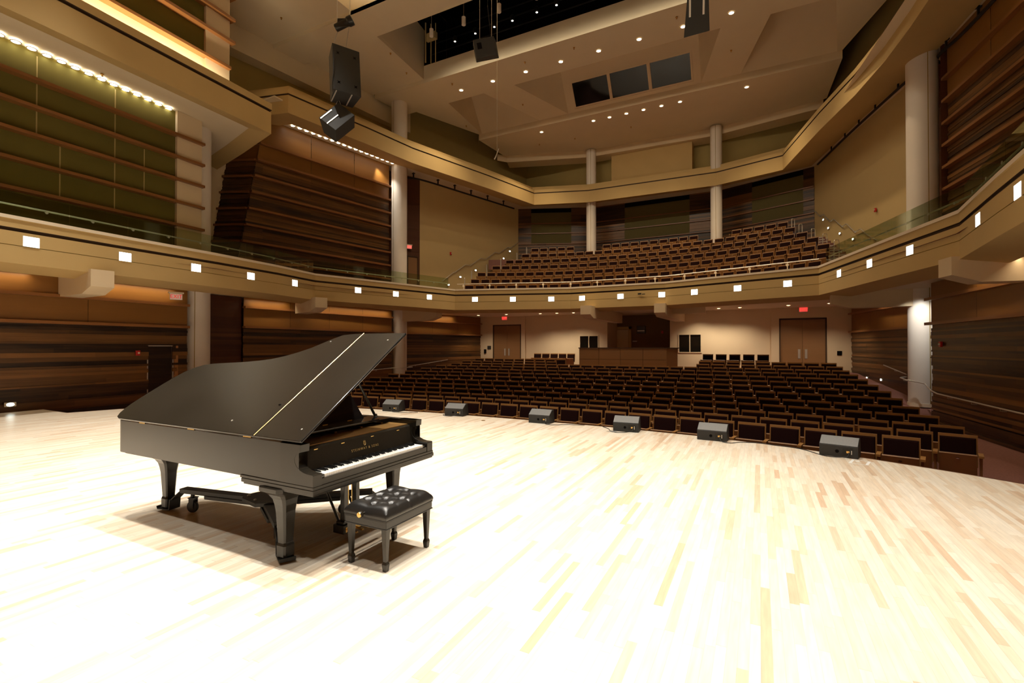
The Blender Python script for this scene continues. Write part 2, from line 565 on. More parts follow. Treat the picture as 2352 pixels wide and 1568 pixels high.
def lower_wall(name, P0, P1, h2, h1, top, z0, seed, cuts=(), panels=3, ext0=0, ext1=0, backing=True):
    """the lower side walls: rough boards, then two smooth veneer friezes between projecting rails"""
    b = MB()
    if backing: flat(b, P0, P1, z0, top, -.03, 0, .02)
    wood_wall(b, P0, P1, z0, h2, seed=seed, cuts=cuts)
    w = struct(b.build(name, M['boards']))
    v = MB()
    P0v = Vector(P0); P1v = Vector(P1)
    for zz0, zz1 in ((h2, h1), (h1, top)):
        for k in range(panels):
            a = P0v.lerp(P1v, k / panels); c = P0v.lerp(P1v, (k + 1) / panels)
            dd = (c - a).normalized() * .006
            flat(v, a + dd, c - dd, zz0, zz1, .03, 0, .45 + .1 * ((k * 7 + seed) % 3 - 1))
    v.build('frieze_panel', M['veneer'], w)
    for hz in (h2, h1):
        t = MB(); bar(t, P0, P1, hz, tone=.5, ext0=ext0, ext1=ext1)
        t.build('rail', M['trimwood'], w)
    return w


S1a, S1b = (-16.72, -4.5), (-17.62, 9.75)
L1 = (Vector(S1b) - Vector(S1a)).length


def s1(y):  # distance along the near left wall of the plan ordinate y
    return (y + 4.5) / (9.75 + 4.5) * L1


lower_wall('wall_left', S1a, S1b, 2.36, 3.10, 3.66, -.9, 3, cuts=[(s1(8.52), s1(9.27), -.9, 1.73)], panels=5)
b = MB()
wood_wall(b, (-18.62, 10.0), (-18.5, 12.3), -.9, 2.4, seed=5)
wood_wall(b, (-18.62, 10.0), (-18.5, 12.3), 2.4, 3.66, .3, .5, .02, seed=6)
struct(b.build('wall_left', M['darkwood']))
lower_wall('wall_left', (-18.38, 12.3), (-17.98, 20.6), 2.47, 3.27, 3.66, -.9, 8, panels=4)
lower_wall('wall_left', (-18.2, 21.9), (-17.1, 28.6), 2.46, 3.22, 3.66, -.9, 12, panels=3, ext1=.15)
b = MB(); flat(b, (-17.98, 20.6), (-18.9, 20.9), -.9, 3.66); flat(b, (-18.9, 20.9), (-18.9, 21.9), -.9, 3.66); flat(b, (-18.9, 21.9), (-18.2, 21.9), -.9, 3.66)
flat(b, (-17.62, 9.75), (-18.62, 9.95), -.9, 3.66)
struct(b.build('wall_left', M['groove']))

lower_wall('wall_right', (5.2 - 1.15, 28.6), (5.2, 21.9), 2.40, 3.28, 3.66, -.9, 21, panels=3, ext0=.15)
lower_wall('wall_right', (4.79, 19.3), (6.1, 6.0), 2.40, 3.16, 3.66, -.9, 27, panels=5, ext0=.12)
lower_wall('wall_right', (6.1, 6.0), (5.9, -4.5), 2.40, 3.16, 3.66, -.9, 29, panels=3)
b = MB(); flat(b, (5.2, 21.9), (5.9, 21.9), -.9, 3.66); flat(b, (5.9, 21.9), (5.9, 19.3), -.9, 3.66); flat(b, (5.9, 19.3), (4.79, 19.3), -.9, 3.66)
struct(b.build('wall_right', M['groove']))

# ------------------------------------------------------------------ rear wall of the lower level
YB = 28.6
b = MB()
xs = [(-17.3, -16.08), (-13.97, -13.7)]


def vquad(b, x0, x1, z0, z1, y, mi=0, tone=.5):
    b.poly([(x0, y, z0), (x1, y, z0), (x1, y, z1), (x0, y, z1)], mi, tone)


for x0, x1 in [(-17.3, -16.08), (-13.97, -13.68), (.55, .92), (3.0, 4.2)]: vquad(b, x0, x1, -.2, 3.7, YB)
for x0, x1 in [(-16.08, -13.97), (.92, 3.0)]: vquad(b, x0, x1, 3.14, 3.7, YB)
# slightly deeper stretches either side of the control desk, with window openings
for x0, x1, w0, w1, zb, zt in [(-13.68, -8.2, -9.98, -8.74, 1.30, 2.38), (-4.55, .55, -4.1, -2.85, 1.33, 2.40)]:
    vquad(b, x0, w0, -.2, 3.7, YB + .12); vquad(b, w1, x1, -.2, 3.7, YB + .12)
    vquad(b, w0, w1, -.2, zb, YB + .12); vquad(b, w0, w1, zt, 3.7, YB + .12)
for x in (-13.68, .55):
    b.poly([(x, YB, -.2), (x, YB + .12, -.2), (x, YB + .12, 3.7), (x, YB, 3.7)])
b.poly([(-8.2, YB + .12, -.2), (-8.2, 31, -.2), (-8.2, 31, 3.7), (-8.2, YB + .12, 3.7)])
b.poly([(-4.55, YB + .12, -.2), (-4.55, 31, -.2), (-4.55, 31, 3.7), (-4.55, YB + .12, 3.7)])
struct(b.build('wall_rear', M['cream']))
b = MB()
vquad(b, -8.6, -4.4, -.2, 3.7, 31.0)
struct(b.build('wall_rear', M['brown']))

# cream door in the recess behind the desk
d = thing('door_3', 'cream service door in the dark recess behind the control desk', 'door')
d['kind'] = 'structure'
b = MB(); b.box(-8.44, 30.9, .4, -7.45, 30.97, 2.76); b.build('door_leaf', M['cream'], d)
b = MB()
b.box(-8.62, 30.86, .4, -8.46, 30.99, 2.95); b.box(-7.43, 30.86, .4, -7.27, 30.99, 2.95); b.box(-8.62, 30.86, 2.78, -7.27, 30.99, 2.95)
b.build('door_frame', M['sand'], d)
b = MB(); b.box(-7.62, 30.85, 1.4, -7.56, 30.92, 1.5); b.build('handle', M['rail'], d)


def double_door(n, x0, x1, ztop, label):
    d = thing('door_%d' % n, label, 'double door')
    d['kind'] = 'structure'
    zb = .42
    xm = (x0 + x1) / 2
    b = MB()
    b.box(x0, YB - .03, zb, x0 + .055, YB + .12, ztop); b.box(x1 - .055, YB - .03, zb, x1, YB + .12, ztop); b.box(x0, YB - .03, ztop - .055, x1, YB + .12, ztop)
    b.build('door_frame', M['groove'], d)
    for s, (a, c) in enumerate(((x0 + .06, xm - .006), (xm + .006, x1 - .06))):
        b = MB(); b.box(a, YB + .03, zb, c, YB + .07, ztop - .06, 0, .45 + .1 * s)
        leaf = b.build('door_leaf', M['doorwood'], d)
        b = MB(); hx = c - .2 if s == 0 else a + .09
        b.box(hx, YB + .01, 1.33 - .25, hx + .11, YB + .03, 1.33 + .22)
        b.build('push_plate', M['rail'], leaf)


double_door(1, -16.08, -13.97, 3.14, 'oak double door in the rear wall towards the piano side, below the left exit sign')
double_door(2, .92, 3.0, 3.12, 'oak double door in the rear wall nearest the right-hand timber wall')


def booth_window(n, x0, x1, z0, z1, y, label, tilt=0):
    w = thing('window_%d' % n, label, 'window'); w['kind'] = 'structure'
    xm = (x0 + x1) / 2
    b = MB(); t = .05
    for a, c, e, f in ((x0 - t, x1 + t, z0 - t, z0), (x0 - t, x1 + t, z1, z1 + t), (x0 - t, x0, z0, z1), (x1, x1 + t, z0, z1), (xm - t / 2, xm + t / 2, z0, z1)):
        b.box(a, y - .04, e, c, y + .08, f)
    b.build('window_frame', M['cream'], w)
    for a, c in ((x0, xm - t / 2), (xm + t / 2, x1)):
        b = MB(); vquad(b, a, c, z0, z1, y + .05); b.build('pane', M['darkglass'], w)


booth_window(1, -9.93, -8.79, 1.35, 2.33, YB + .12, 'two-pane window beside the left end of the control desk')
booth_window(2, -4.05, -2.9, 1.38, 2.35, YB + .12, 'two-pane window reflecting amber light, right of the control desk')

# soffit of the lower level
b = MB()
SO = [(-15.9, -4.5), (-16.0, 4.43), (-16.2, 7.07), (-16.35, 9.45), (-16.65, 12.0), (-17.1, 14.2), (-15.0, 21.8)]
for a, c in zip(SO, SO[1:]): b.poly([(a[0], a[1], 3.68), (c[0], c[1], 3.68), (-21, c[1], 3.68), (-21, a[1], 3.68)])
SR = [(4.2, -4.5), (4.3, 9.96), (4.4, 11.35), (4.65, 14.1), (2.65, 21.8)]
for a, c in zip(SR, SR[1:]): b.poly([(a[0], a[1], 3.68), (c[0], c[1], 3.68), (7.5, c[1], 3.68), (7.5, a[1], 3.68)])
b.poly([(-21, 21.8, 3.68), (-15, 21.8, 3.68), (-8.7, 24.1, 3.68), (-3.8, 24.1, 3.68), (2.65, 21.8, 3.68), (7.5, 21.8, 3.68), (7.5, 31.2, 3.68), (-21, 31.2, 3.68)])
struct(b.build('ceiling_under_balcony', M['ceiling']))

# ------------------------------------------------------------------ balcony front
BAL = [(-15.2, -4.5), (-15.3, 4.43), (-15.5, 7.07), (-15.65, 9.45), (-15.95, 12.0), (-16.4, 14.1), (-14.35, 21.4), (-8.6, 23.35), (-3.9, 23.35),
       (2.0, 21.4), (3.95, 14.0), (3.72, 11.35), (3.62, 9.96), (3.5, -4.5)]
b = MB()
b.sweep(BAL, [(-.4, 4.72), (.025, 4.72), (.025, 4.64), (0, 4.63), (0, 4.44), (-.06, 4.44), (-.06, 4.36), (0, 4.36), (0, 4.045), (-.015, 4.045), (-.015, 4.03), (0, 4.03),
              (0, 3.62), (-.85, 3.5), (-.85, 3.69)],
        [1, 1, 0, 0, 2, 2, 2, 0, 3, 3, 3, 0, 0, 0])
b.sweep(BAL, [(-.4, 4.72), (-.4, 4.2)], [0])
struct(b.build('trim_balcony_front', [M['tan'], M['lip'], M['groove'], M['reveal']]))

# galleries' floor
b = MB()
g = [(-16.4, 14.1), (-14.35, 21.4), (-8.6, 23.35), (-3.9, 23.35), (2.0, 21.4), (3.95, 14.0)]
b.poly([(-15.3, -4.5, 4.2), (-15.6, 9.45, 4.2), (-16.3, 14.1, 4.2), (-21, 14.1, 4.2), (-21, -4.5, 4.2)])
b.poly([(-16.3, 14.1, 4.2), (-14.4, 21.4, 4.2), (-21, 21.4, 4.2), (-21, 14.1, 4.2)])
b.poly([(-14.4, 21.4, 4.2), (-8.6, 23.4, 4.2), (-8.6, 26, 4.2), (-21, 26, 4.2), (-21, 21.4, 4.2)])
b.poly([(-8.6, 23.4, 4.2), (-3.9, 23.4, 4.2), (-3.9, 26, 4.2), (-8.6, 26, 4.2)])
b.poly([(2.0, 21.4, 4.2), (8, 21.4, 4.2), (8, 26, 4.2), (-3.9, 26, 4.2), (-3.9, 23.4, 4.2)])
b.poly([(3.9, 14.0, 4.2), (8, 14.0, 4.2), (8, 21.4, 4.2), (2.0, 21.4, 4.2)])
b.poly([(3.6, -4.5, 4.2), (8, -4.5, 4.2), (8, 14, 4.2), (3.9, 14, 4.2)])
struct(b.build('floor_gallery', M['carpet']))

# cantilever beams under the balcony
def beam(px, py, dx, dy, length, z=3.26, w=.5):
    """end face at (px,py), running along (dx,dy)"""
    d = Vector((dx, dy)).normalized(); n = Vector((-d.y, d.x)) * (w / 2)
    p = Vector((px, py))
    b = MB()
    secs = [(0, z), (.0, z), (.55, z - .17), (length, z - .17)]
    rings = []
    for s, zz in secs:
        q = p + d * s
        rings.append([(q.x - n.x, q.y - n.y, zz), (q.x + n.x, q.y + n.y, zz), (q.x + n.x, q.y + n.y, 3.69), (q.x - n.x, q.y - n.y, 3.69)])
    b.rings(rings[1:])
    o = struct(b.build('beam_under_balcony', M['cream']))
    return o


beam(-15.25, 6.35, -1, .05, 2.1, 3.25)
beam(-15.9, 14.0, -1, .28, 1.9, 3.28)
beam(-15.3, 21.3, -1, .03, 2.6)
beam(2.35, 21.35, 1, -.03, 2.6)
beam(3.75, 14.2, 1, .2, 1.9, 3.28)
beam(-7.55, 22.6, 0, 1, 6.2)
beam(-4.1, 23.0, 0.02, 1, 6.2)
b = MB(); b.box(-3.85, 24.8, 3.3, -2.3, 25.2, 3.69)
struct(b.build('beam_under_balcony', M['cream']))


# ------------------------------------------------------------------ round columns
def column(name, x, y, r, z0, z1, seam_deg, base=True):
    b = MB(); n = 48
    k = int(round(seam_deg / 360 * n)) % n
    for i in range(n):
        a0 = 2 * math.pi * i / n; a1 = 2 * math.pi * (i + 1) / n
        q = [(x + r * math.cos(a), y + r * math.sin(a)) for a in (a0, a1)]
        b.poly([(q[0][0], q[0][1], z0), (q[1][0], q[1][1], z0), (q[1][0], q[1][1], z1), (q[0][0], q[0][1], z1)])
    o = struct(b.build(name, M['white'], smooth=True))
    s = MB()
    a = R(seam_deg); rr = r * math.cos(math.pi / n) - .0
    c = Vector((x + (r + .001) * math.cos(a), y + (r + .001) * math.sin(a), 0)); t = Vector((-math.sin(a), math.cos(a), 0)) * .011
    s.poly([c - t + Vector((0, 0, z0)), c + t + Vector((0, 0, z0)), c + t + Vector((0, 0, z1)), c - t + Vector((0, 0, z1))])
    s.build('reveal', M['reveal'], o)
    if base:
        s = MB(); s.lathe([(r + .02, z0), (r + .02, z0 + .12), (r, z0 + .12)], (x, y, 0), 48, cap=False)
        s.build('base_band', M['lip'], o)
    return o


column('column', -18.05, 10.3, .44, -.8, 15.6, -35)
column('column', -18.05, 21.3, .44, -.35, 15.42, -95)
column('column', 5.05, 21.3, .44, -.36, 15.42, -82)
column('column', 5.25, 10.3, .44, -.8, 15.6, 215)
column('column', -10.14, 31.65, .33, 7, 15.0, -78, False)
column('column', -2.28, 31.65, .33, 7, 15.0, -92, False)

# ------------------------------------------------------------------ gallery level, left: acoustic wall beside the platform
def acoustic_wall(side):
    """olive fabric wall crossed by timber rails, ending in a cream pier; side -1 = piano side"""
    f = (lambda x: x) if side < 0 else mx
    b = MB()
    A0, A1, A2 = (f(-16.42), -4.5), (f(-17.27), 9.15), (f(-17.36), 10.0)

    def q(p, c, z0, z1, mi, off=0):
        b.poly([(p[0] + off, p[1], z0), (c[0] + off, c[1], z0), (c[0] + off, c[1], z1), (p[0] + off, p[1], z1)], mi)
    q(A0, A1, 4.7, 9.52, 0)
    q(A0, A1, 4.2, 4.7, 1)
    s = -side * .12
    q(A1, A2, 4.2, 9.52, 1, s)
    b.poly([(A1[0], A1[1], 4.2), (A1[0] + s, A1[1], 4.2), (A1[0] + s, A1[1], 9.52), (A1[0], A1[1], 9.52)], 1)
    b.poly([(A2[0] + s, A2[1], 4.2), (A2[0] - s * 12, A2[1], 4.2), (A2[0] - s * 12, A2[1], 9.52), (A2[0] + s, A2[1], 9.52)], 1)
    # above the hanging box
    A3, A4 = (f(-17.34), 10.1), (f(-17.42), 11.0)
    q(A0, A3, 11.85, 15.6, 0)
    q(A0, A3, 9.6, 11.85, 1)
    q(A3, A4, 9.6, 15.6, 1, s)
    b.poly([(A3[0], A3[1], 9.6), (A3[0] + s, A3[1], 9.6), (A3[0] + s, A3[1], 15.6), (A3[0], A3[1], 15.6)], 1)
    b.poly([(A4[0] + s, A4[1], 9.6), (A4[0] - s * 12, A4[1], 9.6), (A4[0] - s * 12, A4[1], 15.6), (A4[0] + s, A4[1], 15.6)], 1)
    w = struct(b.build('wall_left' if side < 0 else 'wall_right', [M['fabric'], M['cream']]))
    d0, d1 = (-.02, .26)
    for z in (5.0 - .03, 5.72, 6.48, 7.23, 7.97, 8.70):
        t = MB()
        if z < 5.2: continue
        P0, P1 = ((f(-16.42), -4.5), (f(-17.36), 10.02))
        if side > 0: P0, P1 = P1, P0
        bar(t, P0, P1, z, .085, d0, d1, tone=.35)
        t.build('rail', M['trimwood'], w)
    for z, y in ((11.86, 10.95), (12.86, 11.1), (13.7, 11.1), (14.5, 11.1)):
        t = MB()
        P0, P1 = ((f(-16.42), -4.5), (f(-17.43), y))
        if side > 0: P0, P1 = P1, P0
        bar(t, P0, P1, z, .1, d0, d1 + .04, tone=.6)
        t.build('rail', M['trimwood'], w)
    # vertical fabric joints
    t = MB()
    for y, z0, z1 in ((5.6, 7.3, 9.4), (4.2, 5.8, 7.1), (6.1, 5.8, 7.2), (7.4, 5.8, 9.4), (8.2, 6.5, 7.9)):
        x = f(-16.42 - .85 * (y + 4.5) / 13.65) - side * .006
        t.poly([(x, y, z0), (x, y + .03, z0), (x, y + .03, z1), (x, y, z1)])
    t.build('fabric_joint', M['olive'], w)
    return w


acoustic_wall(-1)
acoustic_wall(1)


# hanging box gallery over the platform sides
def hanging_box(side):
    f = (lambda x: x) if side < 0 else mx
    path = [(f(-14.75), -4.5), (f(-15.2), 5.45), (f(-15.65), 11.5), (f(-18.2), 12.15), (f(-21.5), 12.9)]
    if side > 0: path = list(reversed(path))
    b = MB()
    b.sweep(path, [(-1.7, 10.45), (0.02, 10.45), (.02, 10.22), (-.05, 10.22), (-.05, 10.13), (0, 10.13), (0, 9.36), (-.6, 9.5), (-1.2, 9.5)],
            [0, 0, 2, 2, 2, 0, 0, 1])
    struct(b.build('trim_box_front', [M['tan'], M['ceiling'], M['groove']]))
    b = MB()
    b.poly([(f(-15.6), -4.5, 9.53), (f(-16.2), 10.5, 9.53), (f(-17.6), 11.6, 9.53), (f(-21.5), 12.4, 9.53), (f(-21.5), -4.5, 9.53)])
    b.poly([(f(-15.0), -4.5, 10.43), (f(-15.7), 11.4, 10.43), (f(-21.5), 12.6, 10.43), (f(-21.5), -4.5, 10.43)])
    struct(b.build('ceiling_box', M['ceiling']))


hanging_box(-1)
hanging_box(1)

# wall set back beyond the first column
b = MB()
b.poly([(-20.9, 9.0, 4.2), (-20.9, 15.2, 4.2), (-20.9, 15.2, 15.6), (-20.9, 9.0, 15.6)])
b.poly([(-20.9, 15.2, 4.2), (-19.8, 15.2, 4.2), (-19.8, 15.2, 11.8), (-20.9, 15.2, 11.8)])
struct(b.build('wall_left', M['cream']))
b = MB()
b.poly([(mx(-20.9), 9.0, 4.2), (mx(-20.9), 15.2, 4.2), (mx(-20.9), 15.2, 15.6), (mx(-20.9), 9.0, 15.6)])
struct(b.build('wall_right', M['cream']))


def tower(side):
    """timber-clad gallery wall whose near edge rakes; rails between tiers of rough boards"""
    rnd = random.Random(40 + side)
    f = (lambda x: x) if side < 0 else (lambda x: -12.8 - x)
    Rt = Vector((-18.45, 20.9)); Lf0 = Vector((-19.59, 13.83)); d = (Rt - Lf0).normalized(); n = Vector((d.y, -d.x))

    def left(z):  # near edge, distance along the wall from Lf0
        return (z - 10.63) * .166
    Lr = (Rt - Lf0).length
    W = MB()

    def P(s, z, dep):
        p = Lf0 + d * s + n * dep
        return (f(p.x), p.y, z)

    def Q(z, t):  # splayed return face from the near edge back to the set-back wall
        p = Lf0 + d * left(z)
        e = Vector((-20.9, p.y - .5))
        q = p.lerp(e, t)
        return (f(q.x), q.y, z)
    bars = [4.75, 5.45, 6.2, 6.93, 7.66, 8.4, 9.13, 9.87, 10.62]
    z = 4.2; k = 0
    while z < 9.8:
        nb = min([q for q in bars if q > z + .01] + [9.87])
        h = min(rnd.uniform(.045, .13), nb - z)
        if nb - z - h < .03: h = nb - z
        dep = rnd.uniform(0, .05)
        tone0 = rnd.uniform(.06, .6)
        s = left(z)
        cuts = [left(z), Lr * .02, Lr * .34, Lr * .68, Lr]
        for s0, s1_ in zip(cuts, cuts[1:]):
            if s1_ <= s0: continue
            tone = max(.03, tone0 + rnd.uniform(-.12, .12))
            W.poly([P(s0, z, dep), P(s1_, z, dep), P(s1_, z + h, dep), P(s0, z + h, dep)], 0, tone)
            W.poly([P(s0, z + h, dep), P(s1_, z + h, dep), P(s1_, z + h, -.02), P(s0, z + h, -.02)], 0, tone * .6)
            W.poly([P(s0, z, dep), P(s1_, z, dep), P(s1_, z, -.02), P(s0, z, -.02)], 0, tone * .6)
        # return face, turned away; its shade is put into the board tone
        e = rnd.uniform(-.05, .05)
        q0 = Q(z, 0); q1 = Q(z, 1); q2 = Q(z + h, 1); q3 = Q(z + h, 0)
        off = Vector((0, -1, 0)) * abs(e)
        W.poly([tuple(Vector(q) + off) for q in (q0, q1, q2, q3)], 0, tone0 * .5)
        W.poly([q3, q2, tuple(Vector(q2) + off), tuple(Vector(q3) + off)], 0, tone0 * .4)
        z += h
    w = struct(W.build('wall_left' if side < 0 else 'wall_right', M['boards']))
    v = MB()
    for z0, z1 in ((9.87, 10.62), (10.62, 13.0)):
        cc = [left(z0) + .0, Lr * .02, Lr * .34, Lr * .68, Lr]
        for i in range(1, 4):
            a0 = cc[i] + .01; a1 = cc[i + 1] - .01
            l0 = left(z0) if i == 1 else a0; l1 = left(z1) if i == 1 else a0
            v.poly([P(l0, z0, .03), P(a1, z0, .03), P(a1, z1, .03), P(l1, z1, .03)], 0, .35 + .1 * (i % 2))
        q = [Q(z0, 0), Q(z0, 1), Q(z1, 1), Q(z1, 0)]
        v.poly(q, 0, .0)  # darkest veneer tone stands in for shade on the return
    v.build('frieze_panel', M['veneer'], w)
    for z in bars:
        t = MB(); l = left(z)
        pts = [P(l - .03, 0, -.03), P(Lr, 0, -.03), P(Lr, 0, .2), P(l - .03, 0, .2)]
        t.prism([(p[0], p[1]) for p in pts], z - .045, z + .045, 0, .4)
        a = Vector(Q(z, 0)); c = Vector(Q(z, 1.0))
        t.prism([(a.x, a.y), (c.x, c.y), (c.x, c.y - .12), (a.x, a.y - .12)], z - .045, z + .045, 0, .05)  # return rail toned darker too, shade painted into its colour
        t.build('rail', M['trimwood'], w)
    return w


tower(-1)
tower(1)

# dark timber bay beside the column with the gallery door, then the cream side walls
for side in (-1, 1):
    f = (lambda x: x) if side < 0 else (lambda x: -13.0 - x)
    nm = 'wall_left' if side < 0 else 'wall_right'
    b = MB()
    pts = [(f(-18.45), 20.9), (f(-18.95), 21.0), (f(-18.95), 21.9), (f(-18.22), 23.38)]
    for a, c in zip(pts, pts[1:]):
        for k, (z0, z1) in enumerate(((4.2, 7.35), (7.35, 8.7), (8.7, 10.2), (10.2, 13.0))):
            b.poly([(a[0], a[1], z0), (c[0], c[1], z0), (c[0], c[1], z1 - .012), (a[0], a[1], z1 - .012)], 0, .5 - .1 * (k % 2))
    struct(b.build(nm, M['darkwood']))
    b = MB()
    pts = [(f(-18.22), 23.38), (f(-15.8), 31.9)]
    flat(b, pts[0], pts[1], 3.7, 12.0)
    struct(b.build(nm, M['sand']))

dd = thing('door_4', 'dark timber gallery door under the exit sign behind the glass railing', 'door'); dd['kind'] = 'structure'
b = MB(); n = Vector((1, -.49)).normalized()
a = Vector((-18.56, 22.69)); c = Vector((-18.3, 23.22)); u = (c - a).normalized(); nn = Vector((u.y, -u.x)) * .03
b.poly([(a.x + nn.x, a.y + nn.y, 4.2), (c.x + nn.x, c.y + nn.y, 4.2), (c.x + nn.x, c.y + nn.y, 7.0), (a.x + nn.x, a.y + nn.y, 7.0)], 0, .5)
b.build('door_leaf', M['doorwood'], dd)
b = MB()
for p, q, z0, z1 in ((a - u * .06, a, 4.2, 7.08), (c, c + u * .06, 4.2, 7.08), (a - u * .06, c + u * .06, 7.02, 7.08)):
    b.prism([(p.x, p.y), (q.x, q.y), (q.x + nn.x * 2, q.y + nn.y * 2), (p.x + nn.x * 2, p.y + nn.y * 2)], z0, z1)
b.build('door_frame', M['groove'], dd)

# near left timber wall: concealed door
dd = thing('door_5', 'timber-faced jib door with a thin steel frame in the near left wall', 'door'); dd['kind'] = 'structure'
P0 = Vector((-17.55, 8.52)); P1 = Vector((-17.6, 9.27)); u = (P1 - P0).normalized(); nn = Vector((u.y, -u.x))
b = MB(); wood_wall(b, tuple(P0), tuple(P1), -.7, 1.70, .06, .14, .012, seed=77, base=-.06, joints=False)
b.build('door_leaf', boards_mat('olive_walnut_boards', (.06, .035, .012), (.17, .10, .035), .45), dd)
b = MB()
for a_, c_, z0, z1 in ((P0 - u * .03, P0, -.7, 1.73), (P1, P1 + u * .03, -.7, 1.73), (P0, P1, 1.70, 1.73)):
    q = [a_ - nn * .08, c_ - nn * .08, c_ + nn * .03, a_ + nn * .03]
    b.prism([(p.x, p.y) for p in q], z0, z1)
b.build('door_frame', M['rail'], dd)
b = MB()
q = [P1 + u * .05, P1 + u * .17, P1 + u * .17 + nn * .05, P1 + u * .05 + nn * .02]
b.prism([(p.x, p.y) for p in q], -.7, 1.72, 0, .9)
b.build('reveal', M['trimwood'], dd)

# ------------------------------------------------------------------ upper ring
RING = [(-21.5, 12.25), (-18.57, 13.09), (-17.25, 13.45), (-16.92, 15.38), (-16.59, 17.17), (-16.16, 20.15), (-15.47, 22.62), (-14.66, 25.49), (-13.59, 29.87),
        (-10.09, 30.98), (-2.25, 31.2), (1.18, 30.12), (2.42, 25.36), (3.31, 22.39), (3.82, 20.15), (4.10, 18.35), (4.42, 15.4), (4.6, 13.45), (5.9, 13.1), (8.7, 12.3)]
b = MB()
b.sweep(RING, [(-2.6, 12.62), (-.3, 12.62), (-.3, 12.34), (0, 12.34), (0, 12.14), (-.04, 12.14), (-.04, 12.07), (0, 12.07), (0, 11.32), (-1.75, 11.74), (-1.75, 11.84)],
        [0, 0, 0, 0, 2, 2, 2, 0, 0, 1])
struct(b.build('trim_upper_ring', [M['tan'], M['ceiling'], M['groove']]))
b = MB()
b.box(-21.5, 13.0, 11.84, -17.5, 34.5, 11.9)
b.poly([(-18.4, 13, 11.83), (-17.2, 14, 11.83), (-16.2, 22, 11.83), (-15.2, 31, 11.83), (-21, 34.5, 11.83), (-21, 13, 11.83)])
b.poly([(-15.3, 31, 11.83), (-10, 32.4, 11.83), (-2.3, 32.6, 11.83), (2.3, 31, 11.83), (8, 34.5, 11.83), (-21, 34.5, 11.83)])
b.poly([(5.6, 13, 11.83), (4.4, 14, 11.83), (3.2, 22, 11.83), (2.2, 31, 11.83), (8.5, 34.5, 11.83), (8.5, 13, 11.83)])
struct(b.build('ceiling_ring', M['ceiling']))

# rear timber wall of the balcony with acoustic panels
RW = [(-15.8, 31.9), (-10.6, 34.0), (-2.2, 34.0), (2.8, 31.9)]
pan = [(.95, 3.88), (2.16, 6.5), (2.0, 4.86)]
for k in range(3):
    P0, P1 = RW[k], RW[k + 1]
    L = (Vector(P1) - Vector(P0)).length
    u = (Vector(P1) - Vector(P0)) / L
    b = MB()
    wood_wall(b, P0, P1, 7.0, 10.7, .06, .15, .04, seed=60 + k, cuts=[(pan[k][0], pan[k][1], 9.2, 12)])
    wood_wall(b, P0, P1, 10.7, 11.84, .5, .6, .005, seed=70 + k, cuts=[(pan[k][0], pan[k][1], 9.2, 12)])
    w = struct(b.build('wall_rear', M['darkwood'] if 0 else M['boards']))
    a = Vector(P0) + u * pan[k][0]; c = Vector(P0) + u * pan[k][1]
    for z0, z1 in ((9.22, 9.95), (9.99, 10.68), (10.73, 11.5)):
        v = MB(); flat(v, a, c, z0, z1, .02); v.build('acoustic_panel', M['fabric2'], w)
    for z in (9.2, 9.97, 10.70):
        t = MB(); bar(t, P0, P1, z, .06, 0, .1, tone=.15); t.build('rail', M['trimwood'], w)
    v = MB(); flat(v, a - u * .2, c + u * .2, 11.5, 11.84, -.05); v.build('shade_pocket', M['black'], w)

# upper clerestory walls
b = MB()
CL = [(-20.9, 12.0), (-19.9, 18.0), (-18.95, 22.9), (-15.75, 33.2), (2.85, 33.2), (5.95, 22.9), (6.9, 18.0), (8.1, 12.0)]
for a, c in zip(CL, CL[1:]): flat(b, a, c, 11.9, 20)
b.box(-8.9, 32.25, 11.9, -3.72, 33.1, 15.2, 1)
struct(b.build('wall_clerestory', [M['olive'], M['tan']]))

# ------------------------------------------------------------------ main ceiling
Z0 = 15.45
c1 = [(-15.59, 22.5), (-15.95, 26.85), (-11.85, 26.85), (-13.3, 22.5)]        # coffers: stage-left, stage-right, rear-right, rear-left
c2 = [(-11.45, 22.5), (-10.0, 26.85), (-2.64, 26.85), (-1.41, 22.5)]
c3 = [(.51, 22.5), (-.78, 26.85), (3.3, 26.85), (2.74, 22.5)]
c3 = [(.51, 22.5), (-.78, 26.85), (3.3, 26.85), (2.74, 22.5)]
b = MB()


def zpoly(b, pts, z, mi=0): b.poly([(x, y, z) for x, y in pts], mi)


# flat strips between coffers
zpoly(b, [(-17.9, 22.5), (-15.59, 22.5), (-15.95, 26.85), (-16.15, 26.85)], Z0)
zpoly(b, [(-13.3, 22.5), (-11.45, 22.5), (-10.0, 26.85), (-11.85, 26.85)], Z0)
zpoly(b, [(-1.41, 22.5), (.51, 22.5), (-.78, 26.85), (-2.64, 26.85)], Z0)
zpoly(b, [(2.74, 22.5), (5.0, 22.5), (3.5, 26.85), (3.3, 26.85)], Z0)
LEAN = .69
for q in (c1, c2, c3):
    bl, br = q[1], q[2]; sl, sr = q[0], q[3]
    zt = 17.3; yb = 26.85 - (zt - Z0) * LEAN
    # splayed side walls, leaning rear face, high lid
    b.poly([(bl[0], bl[1], Z0), (br[0], br[1], Z0), (br[0], yb, zt), (bl[0], yb, zt)], 1)
    b.poly([(sl[0], sl[1] , Z0), (bl[0], bl[1], Z0), (bl[0], yb, zt), (sl[0], sl[1], zt)], 0)
    b.poly([(sr[0], sr[1], Z0), (br[0], br[1], Z0), (br[0], yb, zt), (sr[0], sr[1], zt)], 0)
    b.poly([(sl[0], sl[1], zt), (bl[0], yb, zt), (br[0], yb, zt), (sr[0], sr[1], zt)], 0)
    b.poly([(sl[0], 22.5, Z0), (sr[0], 22.5, Z0), (sr[0], 22.5, zt), (sl[0], 22.5, zt)], 0)
